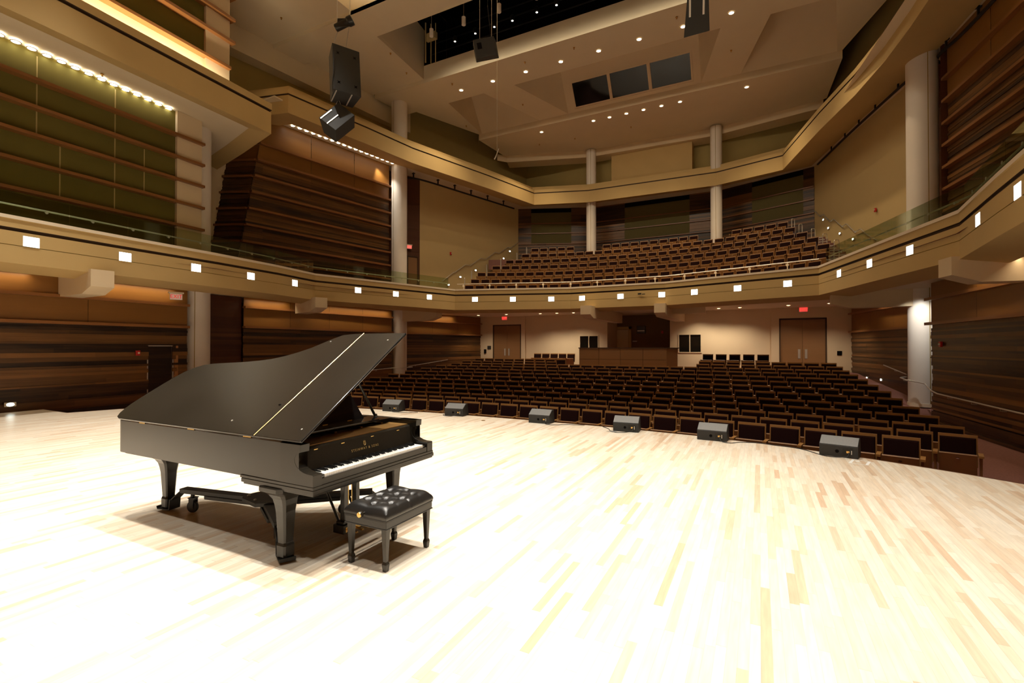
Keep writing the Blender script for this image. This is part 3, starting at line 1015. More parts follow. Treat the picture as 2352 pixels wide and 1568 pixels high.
# lip and the rear soffit
b.poly([(-16.15, 26.85, 15.08), (3.5, 26.85, 15.08), (3.5, 26.85, Z0), (-16.15, 26.85, Z0)], 1)
b.poly([(-16.15, 26.85, 15.08), (-16.15, 26.85, Z0), (-16.5, 27.4, Z0), (-16.5, 27.4, 15.08)], 1)
RIM = [(-15.75, 30.0), (-10.4, 31.72), (-2.45, 32.0), (3.15, 30.9)]
zpoly(b, [(-16.15, 26.85), (3.5, 26.85), (3.3, 30.8)] + list(reversed(RIM)) + [(-15.9, 30.0)], 15.08)
# main cross band A with the bright riser to the catwalk slot
zpoly(b, [(-18.85, 20.2), (6.0, 20.2), (6.0, 22.5), (-18.6, 22.5)], 15.40)
b.poly([(-18.85, 20.2, 15.40), (-15.5, 20.2, 15.40), (-15.5, 20.2, 15.6), (-18.85, 20.2, 15.6)])
b.poly([(-15.5, 20.2, 15.40), (2.7, 20.2, 15.40), (2.7, 20.2, 16.3), (-15.5, 20.2, 16.3)])
b.poly([(2.7, 20.2, 15.40), (6.0, 20.2, 15.40), (6.0, 20.2, 15.6), (2.7, 20.2, 15.6)])
b.poly([(-18.6, 22.5, 15.4), (6, 22.5, 15.4), (6, 22.5, Z0), (-18.6, 22.5, Z0)])
# plate between the bands, either side of the slot
zpoly(b, [(-20.6, 16.2), (-15.0, 16.2), (-15.5, 20.2), (-19.6, 20.2)], 15.6)
zpoly(b, [(2.2, 16.2), (7.8, 16.2), (6.8, 20.2), (2.7, 20.2)], 15.6)
b.poly([(-15.0, 16.2, 15.4), (-15.5, 20.2, 15.6), (-15.6, 20.4, 18.3), (-15.0, 16.2, 18.3)])
b.poly([(2.2, 16.2, 15.4), (2.7, 20.2, 15.6), (2.8, 20.4, 18.3), (2.2, 16.2, 18.3)])
# band B
zpoly(b, [(-21, 14.65), (8.2, 14.65), (8.0, 16.2), (-20.8, 16.2)], 15.4)
b.poly([(-21, 14.65, 15.4), (8.2, 14.65, 15.4), (8.2, 14.65, 15.57), (-21, 14.65, 15.57)])
b.poly([(-20.8, 16.2, 15.4), (8, 16.2, 15.4), (8, 16.2, 15.6), (-20.8, 16.2, 15.6)])
b.poly([(-15, 16.2, 15.4), (2.2, 16.2, 15.4), (2.2, 16.2, 17.0), (-15, 16.2, 17.0)])
zpoly(b, [(-15, 16.2), (2.2, 16.2), (2.2, 17.6), (-15, 17.6)], 17.0)
# front ceiling with a second lighting slot over the platform
zpoly(b, [(-21, -4.5), (-15, -4.5), (-15, 14.65), (-21, 14.65)], 15.57)
zpoly(b, [(2.2, -4.5), (8.2, -4.5), (8.2, 14.65), (2.2, 14.65)], 15.57)
zpoly(b, [(-15, 7.2), (2.2, 7.2), (2.2, 11.8), (-15, 11.8)], 15.57)
zpoly(b, [(-15, -4.5), (2.2, -4.5), (2.2, -3.6), (-15, -3.6)], 15.57)
for y0, y1 in ((11.8, 14.65), (-3.6, 7.2)):
    zt = 17.4 if y0 > 5 else 16.9
    zpoly(b, [(-15, y0), (2.2, y0), (2.2, y1), (-15, y1)], zt, 0)
    b.poly([(-15, y0, 15.57), (-15, y1, 15.57), (-15, y1, zt), (-15, y0, zt)])
    b.poly([(2.2, y0, 15.57), (2.2, y1, 15.57), (2.2, y1, zt), (2.2, y0, zt)])
    b.poly([(-15, y0, 15.57), (2.2, y0, 15.57), (2.2, y0, zt), (-15, y0, zt)])
    b.poly([(-15, y1, 15.4), (2.2, y1, 15.4), (2.2, y1, zt), (-15, y1, zt)])
struct(b.build('ceiling', [M['ceiling'], M['cream']]))
b = MB()
b.sweep(list(RIM), [(0, 15.08), (0, 14.64), (-1.1, 14.64), (-1.1, 16)], [0, 0, 0], False)
b.sweep([(-16.2, 29.4), (-15.75, 30.0)], [(0, 15.08), (0, 14.64)], [0], False)
struct(b.build('trim_ceiling_rim', M['cream']))
# black catwalk void over the slot
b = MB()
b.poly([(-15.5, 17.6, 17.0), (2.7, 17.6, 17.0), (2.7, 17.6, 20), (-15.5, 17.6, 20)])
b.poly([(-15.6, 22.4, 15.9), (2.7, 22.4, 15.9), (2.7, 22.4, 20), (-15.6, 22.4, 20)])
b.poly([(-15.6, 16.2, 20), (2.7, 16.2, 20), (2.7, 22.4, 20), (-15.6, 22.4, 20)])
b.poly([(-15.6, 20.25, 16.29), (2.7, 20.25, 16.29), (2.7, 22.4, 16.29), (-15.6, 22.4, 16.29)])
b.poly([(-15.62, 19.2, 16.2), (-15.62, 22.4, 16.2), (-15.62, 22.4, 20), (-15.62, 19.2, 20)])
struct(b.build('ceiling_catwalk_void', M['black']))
# side bulkheads and the low dark soffits of the upper galleries
b = MB()
for side in (-1, 1):
    f = (lambda x: x) if side < 0 else (lambda x: -12.9 - x)
    B_ = [(f(-20.3), 11.0), (f(-20.1), 12.7), (f(-19.6), 16.4), (f(-18.95), 20.6), (f(-18.6), 22.95)]
    for a, c in zip(B_, B_[1:]):
        b.poly([(a[0], a[1], 14.5), (c[0], c[1], 14.5), (c[0], c[1], 15.65), (a[0], a[1], 15.65)], 0)
        b.poly([(a[0], a[1], 14.5), (c[0], c[1], 14.5), (f(-21.5), c[1], 14.5), (f(-21.5), a[1], 14.5)], 0)
    b.poly([(f(-18.6), 22.95, 14.5), (f(-21.5), 22.95, 14.5), (f(-21.5), 22.95, 15.65), (f(-18.6), 22.95, 15.65)], 0)
struct(b.build('ceiling_side_bulkhead', M['ceiling']))
b = MB()
b.box(-21.6, -4.6, -.9, -21.5, 34.6, 20); b.box(8.7, -4.6, -.9, 8.8, 34.6, 20); b.box(-21.6, 34.6, -.9, 8.8, 34.7, 20); b.box(-21.6, -4.7, 20.0, 8.8, 34.7, 20.1)
struct(b.build('wall_outer_shell', M['brown']))
b = MB(); flat(b, (8.8, -4.5), (-21.6, -4.5), -.1, 16); struct(b.build('wall_front', M['veneer']))

# control room window in the leaning face
def leanp(x, z, off=0):
    return (x, 26.85 - (z - Z0) * LEAN - off, z)


w = thing('window_3', 'leaning three-pane projection room window high in the ceiling', 'window'); w['kind'] = 'structure'
PX = [(-9.45, -7.43), (-7.27, -5.27), (-5.10, -3.10)]
zb, zt = 15.64, 16.69
b = MB()


def lbox(b, x0, x1, z0, z1, o0, o1):
    b.hexa([leanp(x0, z0, o0), leanp(x1, z0, o0), leanp(x1, z0, o1), leanp(x0, z0, o1)], [leanp(x0, z1, o0), leanp(x1, z1, o0), leanp(x1, z1, o1), leanp(x0, z1, o1)])


for x0, x1, z0, z1 in ((-9.55, -3.0, zb - .06, zb), (-9.55, -3.0, zt, zt + .06), (-9.55, -9.45, zb, zt), (-7.43, -7.27, zb, zt), (-5.27, -5.10, zb, zt), (-3.10, -3.0, zb, zt)):
    lbox(b, x0, x1, z0, z1, -.03, .07)
b.build('window_frame', M['cream'], w)
for x0, x1 in PX:
    b = MB(); b.poly([leanp(x0, zb, .015), leanp(x1, zb, .015), leanp(x1, zt, .015), leanp(x0, zt, .015)]); b.build('pane', M['darkglass'], w)

# ------------------------------------------------------------------ audience seats
def seat_meshes(end=None):
    """one tip-up seat facing -Y, floor at z = 0; returns [(name, MB, material key)]"""
    out = []
    b = MB()   # veneered shell behind the cushion
    b.hexa([(-.25, .255, .34), (.25, .255, .34), (.25, .28, .34), (-.25, .28, .34)], [(-.25, .325, .86), (.25, .325, .86), (.25, .35, .86), (-.25, .35, .86)], 0, .55)
    out.append(('back_shell', b, 'seatwood'))
    b = MB()   # upholstered pad, pillowed
    x0, x1, z0, z1 = -.228, .228, .40, .815

    def yb(z): return .255 + (z - .34) * .1346
    rings = []
    for k, (ins, dep) in enumerate(((0, 0), (.0, .022), (.018, .038), (.05, .043))):
        rings.append([(x0 + ins, yb(z0) - dep, z0 + ins), (x1 - ins, yb(z0) - dep, z0 + ins), (x1 - ins, yb(z1) - dep, z1 - ins - .0), (x0 + ins, yb(z1) - dep, z1 - ins)])
    b.rings(rings)
    out.append(('back_cushion', b, 'cushion'))
    b = MB()   # folded seat pan, plywood underside towards the platform
    b.hexa([(-.235, .125, .20), (.235, .125, .20), (.235, .145, .20), (-.235, .145, .20)], [(-.235, .05, .565), (.235, .05, .565), (.235, .07, .58), (-.235, .07, .58)], 0, .35)
    out.append(('seat_pan', b, 'seatwood'))
    b = MB()
    b.hexa([(-.225, .147, .22), (.225, .147, .22), (.225, .22, .22), (-.225, .22, .22)], [(-.225, .072, .56), (.225, .072, .56), (.225, .15, .575), (-.225, .15, .575)])
    out.append(('seat_cushion', b, 'cushion'))
    b = MB()   # small oval number plate
    yy = .05 + (.565 - .50) * .2055 - .003
    b.lathe([(.0, -.002), (.026, -.002), (.026, .003), (0, .004)], (0, 0, 0), 10, M=Matrix.Translation((0, yy, .50)) @ Matrix.Rotation(R(90), 4, 'X') @ Matrix.Diagonal((1, .45, 1, 1)))
    out.append(('number_plate', b, 'chrome'))

    def arm(x, nm):
        a = MB()
        a.hexa([(x - .012, .03, 0), (x + .012, .03, 0), (x + .012, .30, 0), (x - .012, .30, 0)], [(x - .018, .0, .55), (x + .018, .0, .55), (x + .018, .29, .55), (x - .018, .29, .55)], 0, .12)
        c = MB()
        c.box(x - .032, -.045, .55, x + .032, .27, .585, 0, .75)
        return (nm, c, 'seatwood'), ('standard', a, 'seatwood')
    out += list(arm(-.28, 'armrest'))
    if end: out += list(arm(.28, 'armrest'))
    return out


def make_seat(end):
    root = thing('theater_seat', '', 'theater seat')
    arm_obj = None
    for nm, b, mk in seat_meshes(end):
        o = b.build(nm, M[mk], root, bevel=0)
    return root


ROW_RIGHT = [2.33, 3.25, 3.36, 3.26, 3.18, 3.09, 3.06, 2.97, 2.89, 2.8, 2.71, 2.65, 2.58]
ROW_LEFT = [-13.9, -14.0, -14.1, -14.2, -14.3, -14.33, -14.21, -14.11, -13.99, -13.84, -13.65, -13.63, -13.45]
PITCH = .558
seat_spots = []
for i in range(13):
    r = R0 + SP * i
    aR = math.atan2(ROW_RIGHT[i] - .25 - SC[0], math.sqrt(r * r - (ROW_RIGHT[i] - .25 - SC[0]) ** 2))
    aL = math.atan2(ROW_LEFT[i] + .25 - SC[0], math.sqrt(r * r - (ROW_LEFT[i] + .25 - SC[0]) ** 2))
    n = int(round((aR - aL) * r / PITCH))
    for k in range(n + 1):
        a = aR - (aR - aL) * k / n
        rr = r - .34
        x = SC[0] + rr * math.sin(a); y = SC[1] + rr * math.cos(a)
        if i >= 11 and -8.5 < x < -2.55: continue
        seat_spots.append((i, k, x, y, TOPS[i] - .86, -a, n))

proto = make_seat(False)
proto_end = make_seat(True)
used = [False, False]
left_over = []
for (i, k, x, y, z, rz, n) in seat_spots:
    if i >= 10 or (x < -1.02 * y and i < 6):
        left_over.append((x, y, z, rz, 1.0))
        continue
    e = 1 if k == 0 else 0
    where = 'at the right-hand aisle end' if k == 0 else ('%s seat in from the right-hand aisle' % ORD[k])
    if k == n: where = 'at the far left aisle end'
    row = 'front row' if i == 0 else '%s row' % ORD[i]
    lab = 'burgundy tip-up theater seat, %s of the stalls, %s' % (row, where)
    src = proto_end if e else proto
    if not used[e]:
        used[e] = True
        src.location = (x, y, z); src.rotation_euler = (0, 0, rz); src['label'] = lab
        src['group'] = 'theater seats in the curved stalls rows'
    else:
        dup(src, (x, y, z), rz, lab)

# rearmost stalls rows, the short rows by the rear wall and the whole balcony block: past the first three hundred seats
for k in range(5):
    left_over.append((-12.35 + k * .545, 27.35 + .02 * k, .40, 0, 1))
    left_over.append((-2.35 + k * .62, 26.0 - .05 * k, .44, -.1, 1))
BT = [5.20, 5.68, 6.22, 6.78, 7.31, 7.86, 8.42]
BR = [2.3, 2.68, 2.8, 2.5, 2.15, 1.7, 1.43]
BLf = [-15.0, -15.2, -15.35, -15.0, -14.65, -14.1, -13.9]
BC = (-6.5, 8.6)
for i in range(7):
    r = 17 + .95 * i
    aR = math.asin((BR[i] - .25 - BC[0]) / r); aL = math.asin((BLf[i] + .25 - BC[0]) / r)
    n = int(round((aR - aL) * r / .60))
    for k in range(n + 1):
        a = aR - (aR - aL) * k / n
        rr = r - .34
        x = BC[0] + rr * math.sin(a); y = BC[1] + rr * math.cos(a)
        if i == 6 and (abs(x + 9.85) < .9 or abs(x + 2.35) < .8): continue
        left_over.append((x, y, BT[i] - .86, -a, 1))
S = MB()
keys = {'seatwood': 0, 'cushion': 1, 'chrome': 2}
base = seat_meshes(False)
for (x, y, z, rz, sc) in left_over:
    c, s = math.cos(rz), math.sin(rz)
    for nm, b, mk in base:
        n0 = len(S.v)
        S.v += [(x + c * p[0] - s * p[1], y + s * p[0] + c * p[1], z + p[2]) for p in b.v]
        for f, t in zip(b.f, b.t):
            S.f.append(tuple(q + n0 for q in f)); S.m.append(keys[mk]); S.t.append(t + .1)
o = S.build('theater_seats', [M['seatwood'], M['cushion'], M['chrome']])
tag(o, 'burgundy tip-up theater seats filling the balcony rows and the rearmost stalls rows', 'theater seats', None, 'stuff')

# stepped floor of the balcony block
b = MB()
for i in range(7):
    r = 17 + .95 * i
    z1 = BT[i] - .86; r_in = r - .62; r_out = r + .33
    if i == 0: r_in = r - 1.2
    if i == 6: r_out = r + 5
    zp = 4.2 if i == 0 else BT[i - 1] - .86
    aR = math.asin((BR[i] + .12 - BC[0]) / r); aL = math.asin((BLf[i] - .12 - BC[0]) / r)
    if i == 6: aR = aL = None
    m = 24
    for k in range(m):
        if i < 6: a0 = aL + (aR - aL) * k / m; a1 = aL + (aR - aL) * (k + 1) / m
        else: a0 = -.46 + .84 * k / m; a1 = -.46 + .84 * (k + 1) / m
        q = lambda rr, a, z: (BC[0] + rr * math.sin(a), BC[1] + rr * math.cos(a), z)
        b.poly([q(r_in, a0, z1), q(r_in, a1, z1), q(r_out, a1, z1), q(r_out, a0, z1)])
        b.poly([q(r_in, a0, zp - .1), q(r_in, a1, zp - .1), q(r_in, a1, z1), q(r_in, a0, z1)])
    if i < 6:
        for a in (aL, aR):
            b.poly([q(r_in, a, 4.2), q(r_out, a, 4.2), q(r_out, a, z1), q(r_in, a, z1)])
struct(b.build('floor_balcony_tiers', M['carpet']))

# stepped side aisles of the balcony, three steps to each seating row, with pale nosings
for side in (-1, 1):
    t = MB(); nz = MB()
    n = 19; y0 = 25.0; y1 = 30.9
    for k in range(n):
        y = y0 + (y1 - y0) * k / n; yn = y0 + (y1 - y0) * (k + 1) / n
        z = 4.2 + 3.36 * (k + 1) / n
        u = (y - 23.38) / 8.52
        xw = -18.22 + 2.42 * u
        xs_ = -15.55 + max(0, (y - 26)) * .42
        if side > 0: xw = -13.0 - xw; xs_ = 3.0 - max(0, (y - 26)) * .42
        a, c = min(xw, xs_), max(xw, xs_)
        t.box(a, y, 4.15, c, yn + .02 if k < n - 1 else 32.5, z)
        nz.box(a + .15, y - .012, z - .045, c - .15, y + .02, z + .004)
    o = struct(t.build('floor_stair', M['carpet']))
    nz.build('nosing', M['rail'], o)


# ------------------------------------------------------------------ the concert grand
class PB(MB):
    """mesh builder for parts modelled in hall coordinates under a root that stands elsewhere"""
    def put(s, name, mats, root, parent=None, **k):
        l = root.location
        s.v = [(p[0] - l.x, p[1] - l.y, p[2] - l.z) for p in s.v]
        return s.build(name, mats, parent or root, **k)


piano = thing('grand_piano', 'black concert grand piano with raised lid standing on the maple platform', 'piano', (-4.3, 3.2, 0))
YB_, YT_ = 2.51, 3.98
LID = [(-3.07, 0), (-3.07, 1.47), (-3.25, 1.475), (-3.48, 1.475), (-3.62, 1.475), (-3.77, 1.47), (-3.88, 1.45), (-3.97, 1.38), (-4.05, 1.30), (-4.13, 1.22), (-4.24, 1.145),
       (-4.37, 1.075), (-4.52, 1.02), (-4.70, .985), (-4.92, .955), (-5.16, .935), (-5.38, .915), (-5.52, .885), (-5.62, .83), (-5.69, .75), (-5.735, .65), (-5.77, .52),
       (-5.80, .38), (-5.82, .25), (-5.82, .14), (-5.80, .07), (-5.76, .02), (-5.70, 0)]


def smooth_closed(pts, it=1):
    for _ in range(it):
        out = []
        n = len(pts)
        for i in range(n):
            a = Vector(pts[i]); c = Vector(pts[(i + 1) % n])
            out.append(tuple(a)); out.append(tuple((a + c) / 2))
        pts = out
    return pts


def inset(pts, d):
    """inset a clockwise or anticlockwise plan outline by d towards its inside"""
    n = len(pts); ar = sum(pts[i][0] * pts[(i + 1) % n][1] - pts[(i + 1) % n][0] * pts[i][1] for i in range(n))
    sg = 1 if ar > 0 else -1
    out = []
    for i in range(n):
        p0, p, p1 = Vector(pts[i - 1]), Vector(pts[i]), Vector(pts[(i + 1) % n])
        a = (p - p0).normalized(); c = (p1 - p).normalized()
        na = Vector((-a.y, a.x)) * sg; nc = Vector((-c.y, c.x)) * sg
        m = (na + nc)
        m = m / max(.4, m.length); m = m / max(.5, m.dot(na))
        out.append(tuple(p + m * d))
    return out


plan = [(x, YB_ + v) for x, v in LID]
rim_o = inset(plan, .022)
rim_i = inset(plan, .085)
# rim: outer and inner skins, open at the front
b = PB()
N_ = len(rim_o)
ZR0, ZR1 = .645, .958
idx = list(range(1, N_)) + [0]
for k in range(len(idx) - 1):
    i, j = idx[k], idx[k + 1]
    o0, o1, i0, i1 = rim_o[i], rim_o[j], rim_i[i], rim_i[j]
    if k == 0: o0 = (-3.09, YT_ - .005); i0 = (-3.09, YT_ - .085)
    if k == len(idx) - 2: o1 = (-3.09, YB_ + .005); i1 = (-3.09, YB_ + .085)
    if k == 0: first = (o0, i0)
    b.poly([(*o0, ZR0), (*o1, ZR0), (*o1, ZR1), (*o0, ZR1)])
    b.poly([(*i0, ZR0), (*i1, ZR0), (*i1, ZR1), (*i0, ZR1)])
    b.poly([(*o0, ZR1), (*o1, ZR1), (*i1, ZR1), (*i0, ZR1)])
    b.poly([(*o0, ZR0), (*o1, ZR0), (*i1, ZR0), (*i0, ZR0)])
b.put('rim', M['satin'], piano, smooth=True)
# under-moulding of the case
b = PB()
u = inset(plan, .06)
b.prism(u, .625, .65)
b.put('case_bottom', M['satin'], piano)
# interior: soundboard, plate and strings
b = PB()
si = inset(plan, .087)
b.prism(si, .80, .81)
b.put('soundboard', M['soundboard'], piano)
b = PB()
pl = inset(plan, .13)
b.prism([p for p in pl if True], .865, .878)
plate = b.put('iron_plate', M['iron'], piano)
b = PB()
for k in range(46):
    y = 2.66 + k * .0265
    v = y - YB_
    xs_ = [p[0] for p in LID if p[1] >= v - .02]
    xe = min(xs_) + .28
    if xe < -3.6: b.tube([(-3.42, y, .905), (xe, y - .10, .895)], .0022, 4)
b.put('strings', M['rail'], piano, plate)
b = PB()
for y in (2.85, 3.18, 3.5, 3.78):
    v = y - YB_
    xe = min(p[0] for p in LID if p[1] >= v) + .2
    b.box(xe, y - .012, .878, -3.42, y + .012, .925)
b.put('plate_struts', M['iron'], piano, plate)
b = PB(); b.box(-3.42, YB_ + .09, .82, -3.18, YT_ - .09, .915); b.put('pin_block', M['iron'], piano)
b = PB(); b.box(-3.62, YB_ + .16, .90, -3.55, YT_ - .2, .95); b.put('damper_rail', M['gloss'], piano)


# arms with the concave cheek
def arm(y0, y1, name):
    prof = [(-3.07, .958), (-3.075, .90), (-3.115, .885), (-3.135, .85), (-3.132, .82), (-3.115, .795), (-3.085, .772), (-3.045, .757), (-3.0, .749), (-2.94, .747), (-2.935, .742),
            (-2.935, .655), (-3.30, .655), (-3.30, .958)]
    b = PB()
    ring0 = [(x, y0, z) for x, z in prof]; ring1 = [(x, y1, z) for x, z in prof]
    b.rings([ring0, ring1])
    return b.put(name, M['satin'], piano, bevel=.002)


arm(YB_ + .004, YB_ + .088, 'arm')
arm(YT_ - .088, YT_ - .004, 'arm')
# key bed with its stepped moulding
b = PB(); b.box(-3.78, YB_ + .0, .632, -2.93, YT_, .656); b.box(-3.76, YB_ - .004, .600, -2.925, YT_ + .004, .632)
b.box(-3.74, YB_ + .004, .585, -2.935, YT_ - .004, .600)
b.put('key_bed', M['satin'], piano, bevel=.003)
b = PB(); b.box(-2.96, YB_ + .088, .656, -2.94, YT_ - .088, .703); b.put('key_slip', M['satin'], piano, bevel=.002)
for y0, y1 in ((YB_ + .09, YB_ + .128), (YT_ - .128, YT_ - .09)):
    b = PB(); b.box(-3.10, y0, .656, -2.955, y1, .722); b.put('key_block', M['gloss'], piano, bevel=.003)
# fallboard with lettering and emblem
b = PB()
y0, y1 = YB_ + .09, YT_ - .09
fp = [(-3.105, .728), (-3.115, .735), (-3.150, .895), (-3.165, .908), (-3.20, .908), (-3.20, .73)]
b.rings([[(x, y0, z) for x, z in fp], [(x, y1, z) for x, z in fp]])
fall = b.put('fallboard', M['satin'], piano)


def text(name, body, size, mat_, M4, parent, extrude=.0006, spacing=1.0):
    """lettering as a plain mesh"""
    c = bpy.data.curves.new(name, 'FONT')
    c.body = body; c.size = size; c.extrude = extrude; c.align_x = 'CENTER'; c.align_y = 'CENTER'; c.space_character = spacing
    o = bpy.data.objects.new(name, c); C.objects.link(o)
    dg = bpy.context.evaluated_depsgraph_get()
    me = bpy.data.meshes.new_from_object(o.evaluated_get(dg))
    me.materials.clear(); me.materials.append(mat_)
    bpy.data.objects.remove(o); bpy.data.curves.remove(c)
    q = bpy.data.objects.new(name, me); C.objects.link(q)
    q.parent = parent; q.matrix_local = M4
    return q


def frame(origin, xdir, ydir):
    x = Vector(xdir).normalized(); y = Vector(ydir).normalized(); z = x.cross(y)
    y = z.cross(x)
    m = Matrix((x, y, z)).transposed().to_4x4(); m.translation = Vector(origin)
    return m


pl_ = piano.location
up = Vector((-.035, 0, .16)).normalized()
text('lettering', 'STEINWAY & SONS', .030, M['gold'], frame(Vector((-3.1255, 3.245, .797)) - pl_, (0, 1, 0), up), fall, spacing=1.35)
b = PB()
ec = Vector((-3.1330, 3.24, .843))
for t0 in range(2):    # lyre-shaped emblem
    s = -1 if t0 else 1
    pts = [ec + Vector((0, s * a, 0)) + up * h for a, h in ((.004, -.018), (.012, -.012), (.014, 0), (.009, .010), (.013, .018))]
    b.tube(pts, .0017, 6)
for a in (-.005, 0, .005): b.tube([ec + Vector((0, a, 0)) - up * .012, ec + Vector((0, a, 0)) + up * .012], .0009, 5)
b.tube([ec + Vector((0, -.008, 0)) - up * .02, ec + Vector((0, .008, 0)) - up * .02], .002, 6)
b.tube([ec + Vector((0, -.010, 0)) + up * .012, ec + Vector((0, .010, 0)) + up * .012], .0014, 6)
b.tube([ec + up * .012, ec + up * .024], .002, 6)
b.put('emblem', M['gold'], piano, fall)
for y in (2.72, 3.0, 3.35, 3.7):
    b = PB(); b.box(-3.1475, y - .018, .878, -3.1440, y + .018, .884); b.put('hinge', M['brass'], piano, fall)

# keyboard: eighty-eight keys
kb = PB(); kb.box(-3.14, YB_ + .128, .66, -2.965, YT_ - .128, .700)
kbed = kb.put('keyboard', M['felt'], piano)
K0, K1 = YB_ + .130, YT_ - .130
kw = (K1 - K0) / 52
for i in range(52):
    b = PB(); y = K0 + kw * i
    b.box(-3.13, y + .0005, .700, -2.962, y + kw - .0005, .7275)
    b.box(-2.962, y + .0008, .694, -2.958, y + kw - .0008, .7275)
    b.put('white_key', M['ivory'], piano, kbed)
# A0 is the lowest white key; black keys follow A, C, D, F, G
for i in range(51):
    if 'ABCDEFG'[i % 7] in 'ACDFG':
        b = PB(); y = K0 + kw * (i + 1)
        b.hexa([(-3.13, y - .0055, .7275), (-3.022, y - .0055, .7275), (-3.022, y + .0055, .7275), (-3.13, y + .0055, .7275)],
               [(-3.13, y - .0046, .7395), (-3.032, y - .0046, .7385), (-3.032, y + .0046, .7385), (-3.13, y + .0046, .7395)])
        b.put('black_key', M['ebony'], piano, kbed)

# lid: main leaf, front flap, brass hinge and underside mouldings
th = R(35)
HZ = .985


def lp(x, v, w=0):
    """point on the lid: v up the slope from the spine, w above the upper face"""
    return (x, YB_ + v * math.cos(th) - w * math.sin(th), HZ + v * math.sin(th) + w * math.cos(th))


def lid_piece(pts, name, m):
    b = PB()
    b.rings([[lp(x, v, -.019) for x, v in pts], [lp(x, v, -.003) for x, v in pts], [lp(x, v, 0) for x, v in inset(pts, .003)]])
    return b.put(name, m, piano)


XH = -3.608
main = [p for p in LID if p[0] < XH]
main = [(XH, 0), (XH, 1.475)] + [p for p in LID[5:]]
front = [(XH + .004, 0), (-3.07, 0), (-3.07, 1.47), (-3.25, 1.475), (XH + .004, 1.475)]
leaf = lid_piece(main, 'lid', M['satin'])
flap = lid_piece(front, 'lid_front_flap', M['satin'])
b = PB(); b.tube([lp(XH + .002, .002, .002), lp(XH + .002, 1.475, .002)], .0045, 6); b.put('lid_hinge', M['brass'], piano)
b = PB()  # rounded gloss edge along the front of the flap
b.tube([lp(-3.069, .0, -.009), lp(-3.069, 1.47, -.009)], .010, 10)
b.put('lid_edge', M['gloss'], piano, flap)
b = PB(); b.tube([lp(-3.105, .03, -.03), lp(-3.105, 1.40, -.03)], .009, 6); b.put('lid_moulding', M['gloss'], piano, flap)
for x, v in ((-3.17, .12), (-3.2, 1.35), (-3.95, 1.33), (-4.05, .13)):
    b = PB(); q = lp(x, v, 0)
    b.tube([lp(x, v, -.004), lp(x, v, .004)], .008, 10); b.put('screw', M['rail'], piano, flap if x > XH else leaf)
for x in (-5.3, -4.5, -3.72):
    b = PB(); b.box(x - .05, YB_ - .004 + .022, .955, x + .05, YB_ + .03, .975); b.put('lid_hinge', M['brass'], piano)
# lid prop
b = PB()
p0 = Vector((-3.60, 3.885, .955)); p1 = Vector(lp(-3.74, 1.24, -.03))
b.tube([p0, p1], .014, 8)
b.put('lid_prop', M['satin'], piano)
b = PB(); b.lathe([(.03, 0), (.03, .012), (.018, .03), (.012, .05)], (-3.60, 3.885, .94), 12); b.put('prop_socket', M['satin'], piano)
# music desk: upright panel on its sliding shelf
b = PB(); b.box(-3.74, 2.72, .952, -3.40, 3.72, .972); shelf = b.put('music_desk_shelf', M['gloss'], piano, bevel=.003)
b = PB()
b.hexa([(-3.60, 2.76, .972), (-3.585, 2.76, .972), (-3.585, 3.70, .972), (-3.60, 3.70, .972)], [(-3.70, 2.80, 1.205), (-3.685, 2.80, 1.205), (-3.685, 3.62, 1.205), (-3.70, 3.62, 1.205)])
b.put('music_desk', M['gloss'], piano, bevel=.003)
for y in (2.95, 3.2, 3.5):
    b = PB(); b.box(-3.583, y - .03, .970, -3.578, y + .03, .977); b.put('hinge', M['brass'], piano, shelf)
b = PB(); b.box(-3.66, 3.60, .958, -3.38, 3.86, .966); b.put('shelf_wing', M['gloss'], piano)


# legs
def piano_leg(x, y, name='leg', top=.60, flare=True, foot=.035):
    b = PB()

    def ring(h, z, cx=0):
        c = .25 * h
        pts = [(-h, -h + c), (-h + c, -h), (h - c, -h), (h, -h + c), (h, h - c), (h - c, h), (-h + c, h), (-h, h - c)]
        return [(x + cx + p, y + q, z) for p, q in pts]
    R_ = [ring(.046, foot), ring(.052, foot + .012), ring(.052, foot + .095), ring(.045, foot + .115), ring(.044, foot + .12), ring(.058, .40), ring(.066, .455)]
    if flare: R_ += [ring(.075, .50, -.005), ring(.092, .535, -.015), ring(.115, .558, -.03), ring(.135, .565, -.04), ring(.135, top, -.04)]
    else: R_ += [ring(.07, .50), ring(.075, top)]
    b.rings(R_)
    o = b.put(name, M['satin'], piano, bevel=.003)
    c = PB(); c.lathe([(.02, .0), (.024, .01), (.02, .03)], (x, y, foot - .02), 10); c.put('brass_ferrule', M['brass'], piano, o)
    return o


piano_leg(-3.36, 2.615)
piano_leg(-3.36, 3.875)
piano_leg(-5.47, 2.86, top=.63)
# moulded block above the tail leg
# pedal lyre
b = PB()
for y in (3.175, 3.315):
    b.box(-3.335, y - .022, .13, -3.285, y + .022, .60)
b.box(-3.35, 3.10, .56, -3.27, 3.39, .60)
lyre = b.put('lyre_post', M['satin'], piano, bevel=.003)
b = PB(); b.box(-3.37, 3.105, .052, -3.245, 3.385, .125); b.box(-3.355, 3.125, .125, -3.265, 3.365, .15); box_ = b.put('lyre_box', M['satin'], piano, bevel=.003)
b = PB(); b.box(-3.247, 3.13, .062, -3.242, 3.36, .105); b.put('pedal_plate', M['brass'], piano, box_)
for y in (3.175, 3.245, 3.315):
    b = PB()
    b.hexa([(-3.25, y - .009, .070), (-3.15, y - .014, .062), (-3.15, y + .014, .062), (-3.25, y + .009, .070)], [(-3.25, y - .009, .082), (-3.155, y - .012, .075), (-3.155, y + .012, .075), (-3.25, y + .009, .082)])
    b.put('pedal', M['brass'], piano, box_, bevel=.003)
